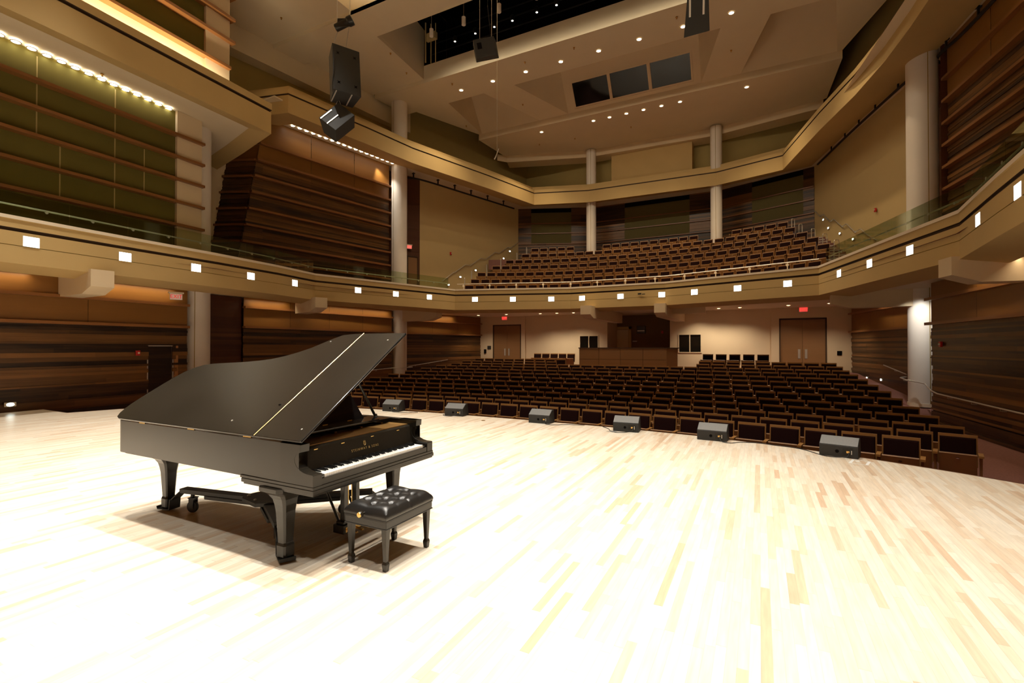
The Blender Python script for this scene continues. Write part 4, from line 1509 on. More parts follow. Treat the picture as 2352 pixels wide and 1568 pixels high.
for y in (3.225, 3.265):
    b = PB(); b.tube([(-3.31, y, .13), (-3.31, y, .6)], .004, 6); b.put('pedal_rod', M['brass'], piano)
for y in (3.14, 3.35):
    b = PB(); b.tube([(-3.34, y, .15), (-3.62, y, .60)], .012, 6); b.put('lyre_brace', M['satin'], piano)

# ------------------------------------------------------------------ wheeled truck under the piano
truck = thing('piano_truck', 'black steel three-armed piano truck with castors beneath the grand piano', 'piano dolly', (-4.25, 3.05, 0))
hub = Vector((-4.22, 3.08, .235))


def arm_bar(p0, p1, w, h, name='arm', z=0):
    p0 = Vector(p0); p1 = Vector(p1); d = (p1 - p0).normalized(); n = Vector((-d.y, d.x, 0)).normalized() * (w / 2)
    b = PB()
    b.hexa([p0 - n, p1 - n, p1 + n, p0 + n], [q + Vector((0, 0, h)) for q in (p0 - n, p1 - n, p1 + n, p0 + n)])
    return b.put(name, M['blackmetal'], truck, bevel=.003)


b = PB()
hx = [(-4.45, 3.0), (-4.38, 2.93), (-4.12, 2.88), (-3.98, 2.98), (-3.98, 3.16), (-4.15, 3.28), (-4.4, 3.22)]
b.prism(hx, .225, .262); b.put('hub_plate', M['blackmetal'], truck, bevel=.003)
for x, y in ((-4.38, 3.0), (-4.2, 2.94), (-4.05, 3.03), (-4.3, 3.16)):
    b = PB(); b.lathe([(0.016, 0), (.016, .008), (.008, .014), (0, .015)], (x, y, .262), 8); b.put('bolt', M['rail'], truck)


def cup(x, y, dx, dy):
    """leg cup: sole plate, upturned lip and sloping link"""
    d = Vector((dx, dy, 0)).normalized(); n = Vector((-d.y, d.x, 0))
    b = PB()
    p = Vector((x, y, .022))
    def q(s, t, z): return tuple(p + d * s + n * t + Vector((0, 0, z)))
    b.hexa([q(-.075, -.06, 0), q(.08, -.06, 0), q(.08, .06, 0), q(-.075, .06, 0)], [q(-.075, -.06, .01), q(.08, -.06, .01), q(.08, .06, .01), q(-.075, .06, .01)])
    b.hexa([q(-.085, -.06, 0), q(-.075, -.06, 0), q(-.075, .06, 0), q(-.085, .06, 0)], [q(-.095, -.06, .03), q(-.085, -.06, .03), q(-.085, .06, .03), q(-.095, .06, .03)])
    b.hexa([q(.07, -.06, 0), q(.08, -.06, 0), q(.08, .06, 0), q(.07, .06, 0)], [q(.08, -.06, .11), q(.09, -.06, .11), q(.09, .06, .11), q(.08, .06, .11)])
    b.hexa([q(.08, -.055, .10), q(.092, -.055, .10), q(.092, .055, .10), q(.08, .055, .10)], [q(.20, -.05, .20), q(.212, -.05, .20), q(.212, .05, .20), q(.20, .05, .20)])
    b.put('leg_cup', M['blackmetal'], truck)
    for s, z in ((.12, .135), (.16, .168), (.19, .19)):
        c = PB(); c.tube([q(s, .03, z + .0), q(s - .012, .03, z + .012)], .008, 8); c.put('bolt', M['rail'], truck)


def castor(x, y, a):
    root = PB()
    Mx = Matrix.Translation((x, y, .062)) @ Matrix.Rotation(a, 4, 'Z') @ Matrix.Rotation(R(90), 4, 'X')
    root.lathe([(.012, -.022), (.045, -.02), (.058, -.014), (.062, 0), (.058, .014), (.045, .02), (.012, .022)], (0, 0, 0), 20, M=Mx)
    w = root.put('wheel', M['rubber'], truck, smooth=True)
    f = PB()
    Mz = Matrix.Translation((x, y, 0)) @ Matrix.Rotation(a, 4, 'Z')
    for s in (-1, 1): f.box(-.02, s * .03 - .003, .05, .03, s * .03 + .003, .15, M=Mz)
    f.box(-.03, -.035, .15, .04, .035, .158, M=Mz)
    f.lathe([(.02, .158), (.02, .205)], (x, y, 0), 10)
    f.put('castor_fork', M['blackmetal'], truck)


for (lx, ly) in ((-3.36, 2.615), (-3.36, 3.875), (-5.47, 2.86)):
    d = Vector((hub.x - lx, hub.y - ly, 0)).normalized()
    cup(lx, ly, d.x, d.y)
    s = Vector((lx, ly, .205)) + d * .2
    e = Vector((hub.x, hub.y, .205)) - d * .1
    wide = ly < 2.7
    arm_bar(s, e, .12 if wide else .09, .045)
    m = s.lerp(e, .35)
    arm_bar(m - Vector((0, 0, .03)), e - Vector((0, 0, .03)), .15 if wide else .11, .035, 'arm_sleeve')
castor(-5.17, 2.93, .3)
castor(-3.72, 2.82, -.6)
castor(-3.75, 3.6, .9)

# ------------------------------------------------------------------ artist bench
bench = thing('piano_bench', 'black buttoned leather piano bench with a brass side knob at the keyboard', 'bench', (-2.69, 3.08, 0))
bx0, bx1, by0, by1 = -2.905, -2.485, 2.795, 3.365
b = PB(); b.box(bx0, by0, .325, bx1, by1, .385)
b.put('apron', M['leather'], bench, bevel=.006)
b = PB()
for z in (.325, .386): b.tube([(bx0, by0, z), (bx1, by0, z), (bx1, by1, z), (bx0, by1, z)], .005, 6, closed=True)
b.put('piping', M['leather'], bench)
# tufted cushion as a height field
nx_, ny_ = 36, 48
btn = []
for i in range(4):
    for j in range(3 if i % 2 == 0 else 2):
        pass
cols = [.14, .28, .42]
buttons = [(.5, t) for t in (.14, .38, .62, .86)] + [(.22, t) for t in (.26, .5, .74)] + [(.78, t) for t in (.26, .5, .74)]


def tuft(u, v):
    e = min(u, 1 - u) / .16; g = min(v, 1 - v) / .12
    edge = 1 - max(0, 1 - min(1, e)) ** 2.2; edge *= 1 - max(0, 1 - min(1, g)) ** 2.2
    h = .052 + .048 * edge ** .6
    W_, L_ = .42, .57
    for (bu, bv) in buttons:
        d = math.hypot((u - bu) * W_, (v - bv) * L_)
        h -= .032 * math.exp(-(d / .022) ** 2) + .014 * math.exp(-(d / .06) ** 2)
    # pleats between neighbouring buttons
    for a in range(len(buttons)):
        for c in range(a + 1, len(buttons)):
            ax, ay = buttons[a][0] * W_, buttons[a][1] * L_; cx_, cy_ = buttons[c][0] * W_, buttons[c][1] * L_
            L2 = math.hypot(ax - cx_, ay - cy_)
            if L2 > .155: continue
            px_, py_ = u * W_, v * L_
            t = max(0, min(1, ((px_ - ax) * (cx_ - ax) + (py_ - ay) * (cy_ - ay)) / L2 ** 2))
            d = math.hypot(px_ - ax - t * (cx_ - ax), py_ - ay - t * (cy_ - ay))
            h -= .008 * math.exp(-(d / .007) ** 2)
    for bv in (.14, .38, .62, .86):   # side pleats running to the long edges
        for s in (0, 1):
            if (u < .22 and s == 0) or (u > .78 and s == 1):
                pass
    for (bu, bv) in buttons:
        if bu in (.22, .78):
            if (bu < .5 and u < bu) or (bu > .5 and u > bu):
                h -= .007 * math.exp(-(((v - bv) * L_) / .006) ** 2)
    return h


b = PB()
V_ = []
for j in range(ny_ + 1):
    for i in range(nx_ + 1):
        u = i / nx_; v = j / ny_
        # cluster samples, bulge the sides
        V_.append((bx0 + .004 + (bx1 - bx0 - .008) * u, by0 + .004 + (by1 - by0 - .008) * v, .385 + tuft(u, v)))
F_ = [(j * (nx_ + 1) + i, j * (nx_ + 1) + i + 1, (j + 1) * (nx_ + 1) + i + 1, (j + 1) * (nx_ + 1) + i) for j in range(ny_) for i in range(nx_)]
b.faces(V_, F_)
per = [i for i in range(nx_ + 1)] + [j * (nx_ + 1) + nx_ for j in range(1, ny_ + 1)] + [ny_ * (nx_ + 1) + i for i in range(nx_ - 1, -1, -1)] + [j * (nx_ + 1) for j in range(ny_ - 1, 0, -1)]
cxm, cym = (bx0 + bx1) / 2, (by0 + by1) / 2
loops = []
for (o_, z_) in ((.0, 1.0), (.012, .62), (.012, .3), (.002, 0)):
    loops.append([(V_[k][0] + (V_[k][0] - cxm) * o_ * 4, V_[k][1] + (V_[k][1] - cym) * o_ * 3, .385 + (V_[k][2] - .385) * z_) for k in per])
for a, c in zip(loops, loops[1:]):
    for i in range(len(per)):
        j = (i + 1) % len(per)
        b.poly([a[i], a[j], c[j], c[i]])
b.put('cushion', M['leather'], bench, smooth=True)
for (bu, bv) in buttons:
    c = PB(); x = bx0 + (bx1 - bx0) * bu; y = by0 + (by1 - by0) * bv
    c.lathe([(.009, 0), (.008, .004), (0, .006)], (x, y, .385 + tuft(bu, bv)), 8); c.put('button', M['leather'], bench)
for (x, y) in ((bx0 + .035, by0 + .035), (bx1 - .035, by0 + .035), (bx0 + .035, by1 - .035), (bx1 - .035, by1 - .035)):
    b = PB()

    def sq(h, z): return [(x - h, y - h, z), (x + h, y - h, z), (x + h, y + h, z), (x - h, y + h, z)]
    b.rings([sq(.016, 0), sq(.021, .045), sq(.021, .055), sq(.0145, .075), sq(.0145, .08), sq(.024, .325)])
    b.put('leg', M['satin'], bench, bevel=.002)
b = PB()
Mk = Matrix.Translation((-2.70, by0 - .002, .425)) @ Matrix.Rotation(R(90), 4, 'X')
b.lathe([(.008, -.01), (.008, .03), (.024, .032), (.026, .045), (.022, .056)], (0, 0, 0), 18, M=Mk)
kn = b.put('knob', M['satin'], bench, smooth=True)
b = PB(); b.lathe([(.021, .0555), (.019, .060), (.0, .063)], (0, 0, 0), 16, M=Mk); b.put('brass_rosette', M['brass'], bench, kn)


# ------------------------------------------------------------------ lights fixed to the building
def disc_light(name, loc, r, label, cat, group, lens='lampsoft', trim='ceiling', normal=(0, 0, -1)):
    o = thing(name, label, cat, loc, 0, group)
    q = Vector(normal).to_track_quat('Z', 'Y').to_matrix().to_4x4()
    b = MB(); b.lathe([(r * .98, 0), (r * 1.22, 0), (r * 1.22, .014), (r * .98, .014)], n=20, M=q, cap=False); b.build('trim_ring', M[trim], o)
    b = MB(); b.lathe([(r, .006), (0, .006)], n=20, M=q, cap=False); b.build('lens', M[lens], o)
    return o


FL = [(-15.34, 4.98, 4.164), (-15.49, 6.95, 4.15), (-15.62, 8.9, 4.142), (-15.82, 10.86, 4.151), (-16.15, 12.92, 4.167), (-15.87, 15.98, 4.19), (-15.34, 17.87, 4.18),
      (-14.81, 19.78, 4.18), (-13.32, 21.75, 4.17), (-11.41, 22.4, 4.15), (-9.52, 23.04, 4.13), (-7.97, 23.35, 4.13), (-6.01, 23.35, 4.13), (-4.06, 23.35, 4.12), (-2.57, 22.91, 4.12),
      (-0.8, 22.33, 4.13), (1.0, 21.73, 4.15), (2.44, 19.73, 4.18), (2.96, 17.75, 4.18), (3.48, 15.77, 4.18), (3.82, 12.52, 4.17), (3.65, 10.4, 4.15)]
proto_f = thing('fascia_light', '', 'downlight', (0, 0, 0), 0, 'square fixtures along the balcony front')
b = MB(); b.box(-.155, -.012, -.125, .155, .0, .125); b.build('housing', M['offwhite'], proto_f)
b = MB(); b.box(-.145, -.016, -.115, .145, -.010, .115); b.build('lens', M['lampwhite'], proto_f)
for k, (x, y, z) in enumerate(FL):
    # orientation from the nearest run of the balcony front
    best = None
    for a, c in zip(BAL, BAL[1:]):
        a = Vector(a); c = Vector(c); t = max(0, min(1, (Vector((x, y)) - a).dot(c - a) / (c - a).length_squared))
        dd_ = (Vector((x, y)) - a.lerp(c, t)).length
        if best is None or dd_ < best[0]: best = (dd_, c - a)
    ang = math.atan2(best[1].y, best[1].x)
    lab = 'square lit fixture on the tan balcony front, %s counted from the piano side' % ORD[k]
    if k == 0:
        proto_f.location = (x, y, z); proto_f.rotation_euler = (0, 0, ang); proto_f['label'] = lab
    else: dup(proto_f, (x, y, z), ang, lab)

for k, x in enumerate((-14.13, -12.19, -10.31, -8.44, -6.57, -4.71, -2.84, -.96)):
    disc_light('recessed_downlight', (x, 21.65, 15.39), .10, 'recessed ceiling downlight in the broad cross band, %s from the piano side' % ORD[k], 'downlight', 'downlights in the ceiling cross band')
for k, (x, y) in enumerate([(-12.04, 27.58), (-8.7, 27.6), (-7.73, 27.6), (-6.74, 27.6), (-5.77, 27.6), (-4.79, 27.6), (-3.8, 27.6), (-.52, 27.6)]):
    disc_light('recessed_downlight', (x, y, 15.07), .095, 'recessed ceiling downlight below the projection room window, %s from the piano side' % ORD[k], 'downlight', 'downlights in the rear ceiling soffit')
UB = [(-16.0, 26.55), (-14.01, 26.61), (-11.81, 26.84), (-10.77, 26.94), (-9.76, 27.03), (-2.91, 27.52), (-1.88, 27.38), (-.88, 27.26), (1.26, 26.88), (2.9, 26.5)]
for k, (x, y) in enumerate(UB):
    disc_light('recessed_downlight', (x, y, 3.672), .08, 'small downlight in the white soffit under the balcony, %s from the piano side' % ORD[k], 'downlight', 'downlights under the balcony')
    spot('under_balcony_light', (x, y, 3.62), (x, y + .55, 0), 170 if k not in (1, 8) else 110, R(115), .9, .06, (1, .82, .6))
# rows of lamps washing the timber walls
n = 18
for k in range(n):
    t = k / (n - 1)
    disc_light('wall_wash_lamp', (-18.98 + 1.0 * t, 15.05 + 5.6 * t, 11.80), .085, 'round wall-wash lamp in the row above the piano-side timber wall, %s from the stage' % ORD[k], 'wall-wash lamp', 'lamps above the upper timber wall', 'lampwhite', 'offwhite')
for k in range(12):
    t = k / 11
    disc_light('wall_wash_lamp', (5.22 + .95 * t, 20.2 - 4.5 * t, 11.80), .085, 'round wall-wash lamp above the right-hand upper timber wall, %s from the column' % ORD[k], 'wall-wash lamp', 'lamps above the right-hand timber wall', 'lampstrong', 'offwhite')
n = 17
for k in range(n):
    t = k / (n - 1)
    disc_light('wall_wash_lamp', (-16.78 - .42 * t, 3.9 + 5.0 * t, 9.485), .09, 'round lamp along the soffit edge above the olive wall, %s from the stage' % ORD[k], 'wall-wash lamp', 'lamps above the olive acoustic wall', 'lampstrong', 'offwhite')
WW = (1, .80, .52)
strip_light('wall_wash', (-18.9, 15.0, 11.7), (-17.95, 20.5, 11.7), .12, 16, (-.12, 0, -1), WW, R(120))
strip_light('wall_wash', (6.1, 15.7, 11.7), (5.2, 20.2, 11.7), .12, 20, (.12, 0, -1), WW, R(120))
strip_light('wall_wash', (-16.75, 3.9, 9.42), (-17.1, 8.9, 9.42), .10, 4, (-.1, 0, -1), WW, R(130))
strip_light('cove_light', (-16.35, 1.0, 10.55), (-16.8, 10.6, 10.55), .15, 330, (-.75, 0, .6), (1, .83, .56), R(140))
# lamps above the lower friezes
strip_light('frieze_light', (-16.75, 1.0, 3.64), (-17.2, 5.6, 3.64), .05, 16.0, (-.25, 0, -1), WW, R(140))
strip_light('frieze_light', (-17.25, 6.9, 3.64), (-17.35, 9.3, 3.64), .05, 10.0, (-.25, 0, -1), WW, R(140))
strip_light('frieze_light', (-18.05, 12.5, 3.64), (-17.95, 14.2, 3.64), .05, 8.0, (-.25, 0, -1), WW, R(140))
strip_light('frieze_light', (-17.85, 15.2, 3.64), (-17.7, 20.3, 3.64), .05, 22.0, (-.25, 0, -1), WW, R(140))
strip_light('frieze_light', (-17.75, 22.4, 3.64), (-17.25, 25.8, 3.64), .05, 16.0, (-.25, 0, -1), WW, R(140))
strip_light('frieze_light', (4.75, 22.6, 3.64), (4.35, 24.8, 3.64), .05, 10.0, (.25, 0, -1), WW, R(140))
strip_light('frieze_light', (4.75, 16.6, 3.64), (5.1, 12.5, 3.64), .05, 18.0, (.25, 0, -1), WW, R(140))
spot('column_light', (4.45, 19.9, 3.6), (5.0, 21.2, 1.6), 190, R(80), .8, .05, (1, .95, .86))
spot('column_light', (-18.3, 19.6, 3.6), (-18.1, 21.2, 1.8), 90, R(80), .8, .05, (1, .92, .8))
spot('column_light', (5.25, 19.9, 11.7), (5.1, 21.2, 8.5), 260, R(70), .9, .05, (1, .93, .82))
spot('column_light', (-18.35, 19.9, 11.7), (-18.2, 21.2, 8.5), 260, R(70), .9, .05, (1, .93, .82))
# house lights
for x in (-14.1, -10.3, -6.5, -2.8, 1.0):
    spot('house_light', (x, 21.6, 15.3), (x * .95, 20.2, 0), 1100, R(95), .9, .12, (1, .76, .48))
for x in (-12.0, -7.7, -4.8, -.5):
    spot('house_light', (x, 27.6, 15.0), (x, 27.4, 5), 900, R(105), .9, .12, (1, .76, .46))
# the platform slots glow
for x in (-13.2, -9, -4.5, 0):
    spot('slot_light', (x, 12.8, 15.0), (x, 13.4, 17), 260, R(130), .9, .2, (1, .86, .66))

# pendant cylinders and catwalk lamps in the dark slot
for k, (x, y) in enumerate(((-13.01, 17.5), (-11.3, 17.5), (-9.56, 17.5), (-7.85, 17.5), (-6.1, 17.5), (-4.4, 17.5), (-2.7, 17.5), (-1.0, 17.5))):
    o = thing('pendant_cylinder', 'white cylinder pendant hanging in the ceiling slot, %s from the piano side' % ORD[k], 'pendant lamp', (x, y, 15.56), 0, 'cylinder pendants in the ceiling slot')
    b = MB(); b.lathe([(.085, 0), (.09, .01), (.09, .34), (.05, .36), (0, .36)], n=20); b.build('shade', M['white'], o, smooth=True)
    b = MB(); b.lathe([(.084, .006), (0, .006)], n=20, cap=False); b.build('lens', M['lampwhite'], o)
    b = MB(); b.tube([(0, 0, .36), (0, 0, 1.44)], .006, 5); b.build('cord', M['rail'], o)
    spot('pendant_light', (x, y, 15.5), (x, y + 2.2, 12.5), 300, R(135), .9, .05, (1, .85, .62))
for k, (x, z) in enumerate(((-13.93, 17.45), (-12.7, 17.5), (-11.6, 17.5), (-10.6, 17.5), (-9.3, 17.5), (-8.3, 17.52), (-7.3, 17.5))):
    o = thing('catwalk_lamp', 'small glowing lamp in the black catwalk void, %s from the piano side' % ORD[k], 'lamp', (x, 20.75, z), 0, 'lamps in the black catwalk void')
    b = MB(); b.lathe([(.09, 0), (.11, .05), (.11, .2), (.05, .28), (0, .28)], n=14); b.build('lamp_housing', M['blackmetal'], o)
    b = MB(); b.lathe([(.05, -.012), (.03, -.02), (0, -.02)], n=12, cap=False); b.build('lens', M['lampwhite'], o)
o = thing('catwalk_pipe', 'dark steel pipes running across the black catwalk void', 'pipe', (-6.5, 20.9, 17.8))
for z, y in ((0, 0), (-.75, -.3), (.8, .4)):
    b = MB(); b.tube([(-8.8, y, z), (8.8, y, z)], .03, 6); b.build('pipe', M['blackmetal'], o)
# steelwork at the slot's end
b = MB()
for x, y, w_ in ((-15.2, 19.9, .05), (-15.0, 20.1, .03), (-14.75, 20.15, .03)): b.box(x, y, 16.25, x + w_, y + .05, 18.3)
b.box(-15.2, 19.95, 17.4, -14.6, 20.15, 17.75)
tag(b.build('catwalk_steelwork', M['sand']), 'pale steel posts and box at the piano-side end of the catwalk slot', 'steelwork')


# ------------------------------------------------------------------ exit signs
mesh_text = text
M['exitface'] = emit('exit_sign_pale_face', (1, .45, .38), .12)
M['exitletter'] = emit('exit_sign_letters', (1, .02, .01), .5)
M['exitletter'].node_tree.nodes['Principled BSDF'].inputs['Base Color'].default_value = (.5, .01, .01, 1)
M['exitglow'] = emit('exit_sign_red_face', (1, .04, .05), .55)


def exit_sign(loc, facing, w, h, pale, label, drop=.12):
    ang = math.atan2(facing[1], facing[0]) + math.pi / 2
    o = thing('exit_sign', label, 'exit sign', loc, ang)
    b = MB(); b.box(-w / 2, -.0, -h / 2, w / 2, .05, h / 2); b.build('sign_box', M['offwhite'], o, bevel=.004)
    b = MB(); b.box(-w / 2 + .01, -.004, -h / 2 + .012, w / 2 - .01, 0, h / 2 - .012); b.build('sign_face', M['exitface'] if pale else M['exitglow'], o)
    mesh_text('lettering', 'EXIT', h * .86, M['exitletter'] if pale else M['exitred'], Matrix.Translation((0, -.007, .0)) @ Matrix.Rotation(R(90), 4, 'X') @ Matrix.Diagonal((.92, 1, 1, 1)), o, .001)
    if drop:
        b = MB(); b.box(-w * .62, .0, h / 2, w * .62, .06, h / 2 + .05); b.build('mounting_canopy', M['ceiling'], o)
    return o


exit_sign((-16.85, 8.99, 3.31), (1, -.35), .34, .2, True, 'pale exit sign with red letters hanging near the first column beyond the piano')
exit_sign((-15.15, 28.50, 3.57), (.1, -1), .38, .24, False, 'red exit sign above the oak double door on the piano side of the rear wall')
exit_sign((2.0, 28.50, 3.56), (-.05, -1), .38, .24, False, 'red exit sign above the oak double door nearest the right-hand wall')
exit_sign((-18.40, 22.60, 7.57), (.8, -.5), .34, .22, False, 'red exit sign on the gallery, half hidden behind a white column')


# ------------------------------------------------------------------ alarms and small wall fittings
def strobe(loc, facing, label):
    ang = math.atan2(facing[1], facing[0]) + math.pi / 2
    o = thing('fire_alarm_strobe', label, 'fire alarm', loc, ang)
    b = MB(); b.box(-.06, -.05, -.08, .06, .01, .08); b.build('alarm_body', M['red'], o, bevel=.008)
    b = MB(); b.lathe([(.03, 0), (.026, .03), (0, .038)], n=12, M=Matrix.Translation((.015, -.05, .0)) @ Matrix.Rotation(R(90), 4, 'X')); b.build('strobe_lens', M['offwhite'], o)


strobe((-17.44, 8.18, 1.49), (1, -.07), 'red fire alarm strobe on the timber wall beside the jib door')
strobe((4.80, 18.53, 1.76), (-1, -.1), 'red fire alarm strobe on the right-hand timber wall beside the column')
strobe((-17.53, 25.65, 7.63), (1, -.28), 'small red fire alarm strobe on the piano-side cream balcony wall')
strobe((4.51, 25.71, 7.59), (-1, -.28), 'small red fire alarm strobe on the right-hand cream balcony wall')


def wall_plate(name, x0, x1, z0, z1, y, m, label, cat, d=.04):
    b = MB(); b.box(x0, y - d, z0, x1, y, z1)
    return tag(b.build(name, m, bevel=.004), label, cat)


wall_plate('intercom_panel', -16.5, -16.24, 1.5, 1.73, YB, M['speaker'], 'grey square intercom panel on the rear wall left of the oak door', 'wall panel')
wall_plate('wall_phone', -16.76, -16.6, 1.22, 1.5, YB, M['black'], 'small black wall phone below the grey panel by the rear oak door', 'phone', .07)
wall_plate('speaker_plate', 3.42, 3.62, 1.26, 1.47, YB, M['black'], 'square black plate on the rear wall right of the oak double door', 'wall plate')
sc = thing('wall_monitor', 'small wall screen on the dark wall behind the control desk', 'screen', (-6.66, 30.96, 2.75))
b = MB(); b.box(-.27, -.05, -.24, .27, .03, .24); b.build('screen_bezel', M['blackmetal'], sc)
b = MB(); b.box(-.24, -.055, -.21, .24, -.05, .21); b.build('screen', mat('dim_screen', (.08, .08, .10), .2), sc)
b = MB(); b.box(-.22, -.058, -.10, .22, -.055, -.04); b.build('screen_band', M['offwhite'], sc)
wall_plate('name_plate', -7.2, -6.92, 1.99, 2.05, 30.97, M['offwhite'], 'pale narrow plate on the dark wall behind the control desk', 'name plate', .02)
wall_plate('switch_plate', -5.42, -5.3, 2.5, 2.66, 30.97, M['red'], 'tiny red switch plate at the right of the dark recess wall', 'switch plate', .02)


def step_light(loc, facing, label, cool=True):
    ang = math.atan2(facing[1], facing[0]) + math.pi / 2
    o = thing('step_light', label, 'step light', loc, ang, 'step lights on the side walls')
    b = MB(); b.box(-.11, -.025, -.055, .11, .01, .055); b.build('housing', M['offwhite'], o, bevel=.004)
    b = MB(); b.lathe([(.075, 0), (.04, .01), (0, .012)], n=16, cap=False, M=Matrix.Translation((0, -.026, 0)) @ Matrix.Rotation(R(90), 4, 'X') @ Matrix.Diagonal((1, .6, 1, 1))); b.build('lens', M['lampcool'], o)


nL = (.963, -.271); nR = (-.963, -.271)
for k, p in enumerate([(-17.61, 25.48, 5.61), (-17.34, 26.44, 6.21), (-16.97, 27.74, 6.80), (-16.6, 29.06, 7.38), (-16.24, 30.35, 7.96), (-16.06, 30.97, 8.57)]):
    step_light((p[0] + nL[0] * .02, p[1], p[2]), nL, 'bright step light on the piano-side balcony wall, %s from the bottom of the stairs' % ORD[k])
    spot('step_glow', (p[0] + .12, p[1] - .05, p[2]), (p[0] + 1.0, p[1] - .2, p[2] - .9), 7, R(120), .8, .04, (.95, 1, .9))
for k, p in enumerate([(4.0, 27.66, 6.77), (3.64, 28.92, 7.34), (3.29, 30.16, 7.92), (3.13, 30.73, 8.51)]):
    step_light((p[0] + nR[0] * .02, p[1], p[2]), nR, 'bright step light on the right-hand balcony wall, %s from the bottom of the stairs' % ORD[k])
    spot('step_glow', (p[0] - .12, p[1] - .05, p[2]), (p[0] - 1.0, p[1] - .2, p[2] - .9), 7, R(120), .8, .04, (.95, 1, .9))
step_light((-17.2, 5.21, .2), (1, -.07), 'low recessed step light in the near piano-side timber wall')
step_light((4.33, 26.71, .27), (-1, -.17), 'low step light on the right-hand timber wall nearer the rear door')
step_light((4.58, 25.24, .29), (-1, -.17), 'low step light on the right-hand timber wall nearer the column')

# ------------------------------------------------------------------ railings
def offset_path(path, d):
    P = [Vector(p) for p in path]; out = []
    for i, p in enumerate(P):
        a = (P[i] - P[i - 1]).normalized() if i else (P[1] - P[0]).normalized()
        c = (P[i + 1] - P[i]).normalized() if i < len(P) - 1 else a
        m = (Vector((a.y, -a.x)) + Vector((c.y, -c.x)))
        m = m / m.length; m = m / max(.5, m.dot(Vector((a.y, -a.x))))
        out.append(p + m * d)
    return out


def walk(path, step, start=0):
    """points and directions every step metres along a plan path"""
    out = []; acc = start
    for a, c in zip(path, path[1:]):
        L = (c - a).length
        while acc <= L:
            out.append((a.lerp(c, acc / L), (c - a) / L)); acc += step
        acc -= L
    return out


def glass_rail(path, label):
    root = thing('glass_railing', label, 'railing', (path[0][0], path[0][1], 4.72))
    base = root.location
    g = offset_path(path, -.10); h = offset_path(path, -.20)
    for a, c in zip(g, g[1:]):
        L = (c - a).length; n = max(1, round(L / 1.55)); u = (c - a) / L
        for k in range(n):
            p = a + u * (L * k / n + .008); q = a + u * (L * (k + 1) / n - .008)
            m = Vector((u.y, -u.x)) * .006
            b = PB(); b.prism([tuple(p - m), tuple(q - m), tuple(q + m), tuple(p + m)], 4.70, 5.27)
            b.put('glass_panel', M['glass'], root)
    b = PB(); b.tube([(p.x, p.y, 5.01) for p in h], .021, 8); rail_ = b.put('handrail', M['rail'], root)
    for p, u in walk(h, .95, .3):
        m = Vector((u.y, -u.x))
        b = PB(); b.tube([(p.x, p.y, 4.985), (p.x + m.x * .03, p.y + m.y * .03, 4.96), (p.x + m.x * .095, p.y + m.y * .095, 4.955)], .009, 6)
        Mb = Matrix.Translation((p.x + m.x * .095, p.y + m.y * .095, 4.955)) @ Vector((m.x, m.y, 0)).to_track_quat('Z', 'Y').to_matrix().to_4x4()
        b.lathe([(.032, -.008), (.032, .006), (0, .006)], n=12, M=Mb)
        b.put('bracket', M['rail'], root, rail_)
    return root


def on(path, t0, t1): return path


glass_rail([(-15.2, -4.5), (-15.3, 4.43), (-15.5, 7.07), (-15.65, 9.45), (-15.95, 12.0), (-16.4, 14.1), (-14.45, 21.05)], 'glass balustrade with steel handrail on the piano-side balcony front')
glass_rail([(2.1, 21.05), (3.95, 14.0), (3.72, 11.35), (3.62, 9.96), (3.5, -4.5)], 'glass balustrade with steel handrail on the right-hand balcony front')
root = thing('balcony_handrail', 'low steel handrail along the middle of the balcony front', 'handrail', (-6.3, 23.6, 4.72))
h = offset_path([(-14.3, 21.42), (-8.6, 23.35), (-3.9, 23.35), (1.95, 21.42)], -.26)
b = PB(); b.tube([(p.x, p.y, 5.02) for p in h], .022, 8); b.put('handrail', M['rail'], root)
for p, u in walk(h, 1.42, .35):
    b = PB(); b.tube([(p.x, p.y, 4.70), (p.x, p.y, 5.0)], .02, 6)
    m = Vector((u.y, -u.x))
    Mb = Matrix.Translation((p.x + m.x * .022, p.y + m.y * .022, 4.92)) @ Vector((m.x, m.y, 0)).to_track_quat('Z', 'Y').to_matrix().to_4x4()
    b.lathe([(.055, -.01), (.055, .012), (0, .014)], n=14, M=Mb); b.put('post', M['lip'], root)


def wall_rail(name, pts, label, off, br=(.05, 1.1)):
    root = thing(name, label, 'handrail', pts[0])
    pts = [Vector(p) + Vector(off) for p in pts]
    b = PB(); b.tube(pts, .022, 8); b.put('rail_tube', M['rail'], root)
    n = 0
    for a, c in zip(pts, pts[1:]):
        L = (c - a).length
        k = max(1, int(L / br[1]))
        for i in range(k):
            p = a.lerp(c, (i + .5) / k)
            if L < .6: continue
            b = PB(); b.tube([p, p - Vector((0, 0, .06)), p - Vector(off) * 1.0 - Vector((0, 0, .07))], .009, 6); b.put('bracket', M['rail'], root)
    return root


wall_rail('stair_handrail', [(-17.75, 24.9, 5.75), (-17.51, 25.86, 6.44), (-17.48, 25.96, 6.45), (-17.23, 26.83, 7.06), (-17.12, 27.24, 7.05), (-16.86, 28.14, 7.65), (-16.73, 28.6, 7.65), (-16.48, 29.48, 8.26),
                             (-16.37, 29.88, 8.25), (-16.12, 30.76, 8.83), (-16.04, 31.06, 8.82), (-15.82, 31.85, 9.38)], 'stepped steel handrail on the piano-side cream balcony wall', (.08, -.02, 0))
wall_rail('stair_handrail', [(2.87, 31.65, 9.24), (3.05, 31.01, 8.77), (3.16, 30.63, 8.77), (3.38, 29.86, 8.19), (3.49, 29.47, 8.2), (3.74, 28.58, 7.6), (3.86, 28.15, 7.62), (4.08, 27.36, 7.03), (4.22, 26.87, 7.06),
                             (4.38, 26.29, 6.64), (4.59, 25.57, 6.25)], 'stepped steel handrail on the right-hand cream balcony wall', (-.08, -.02, 0))
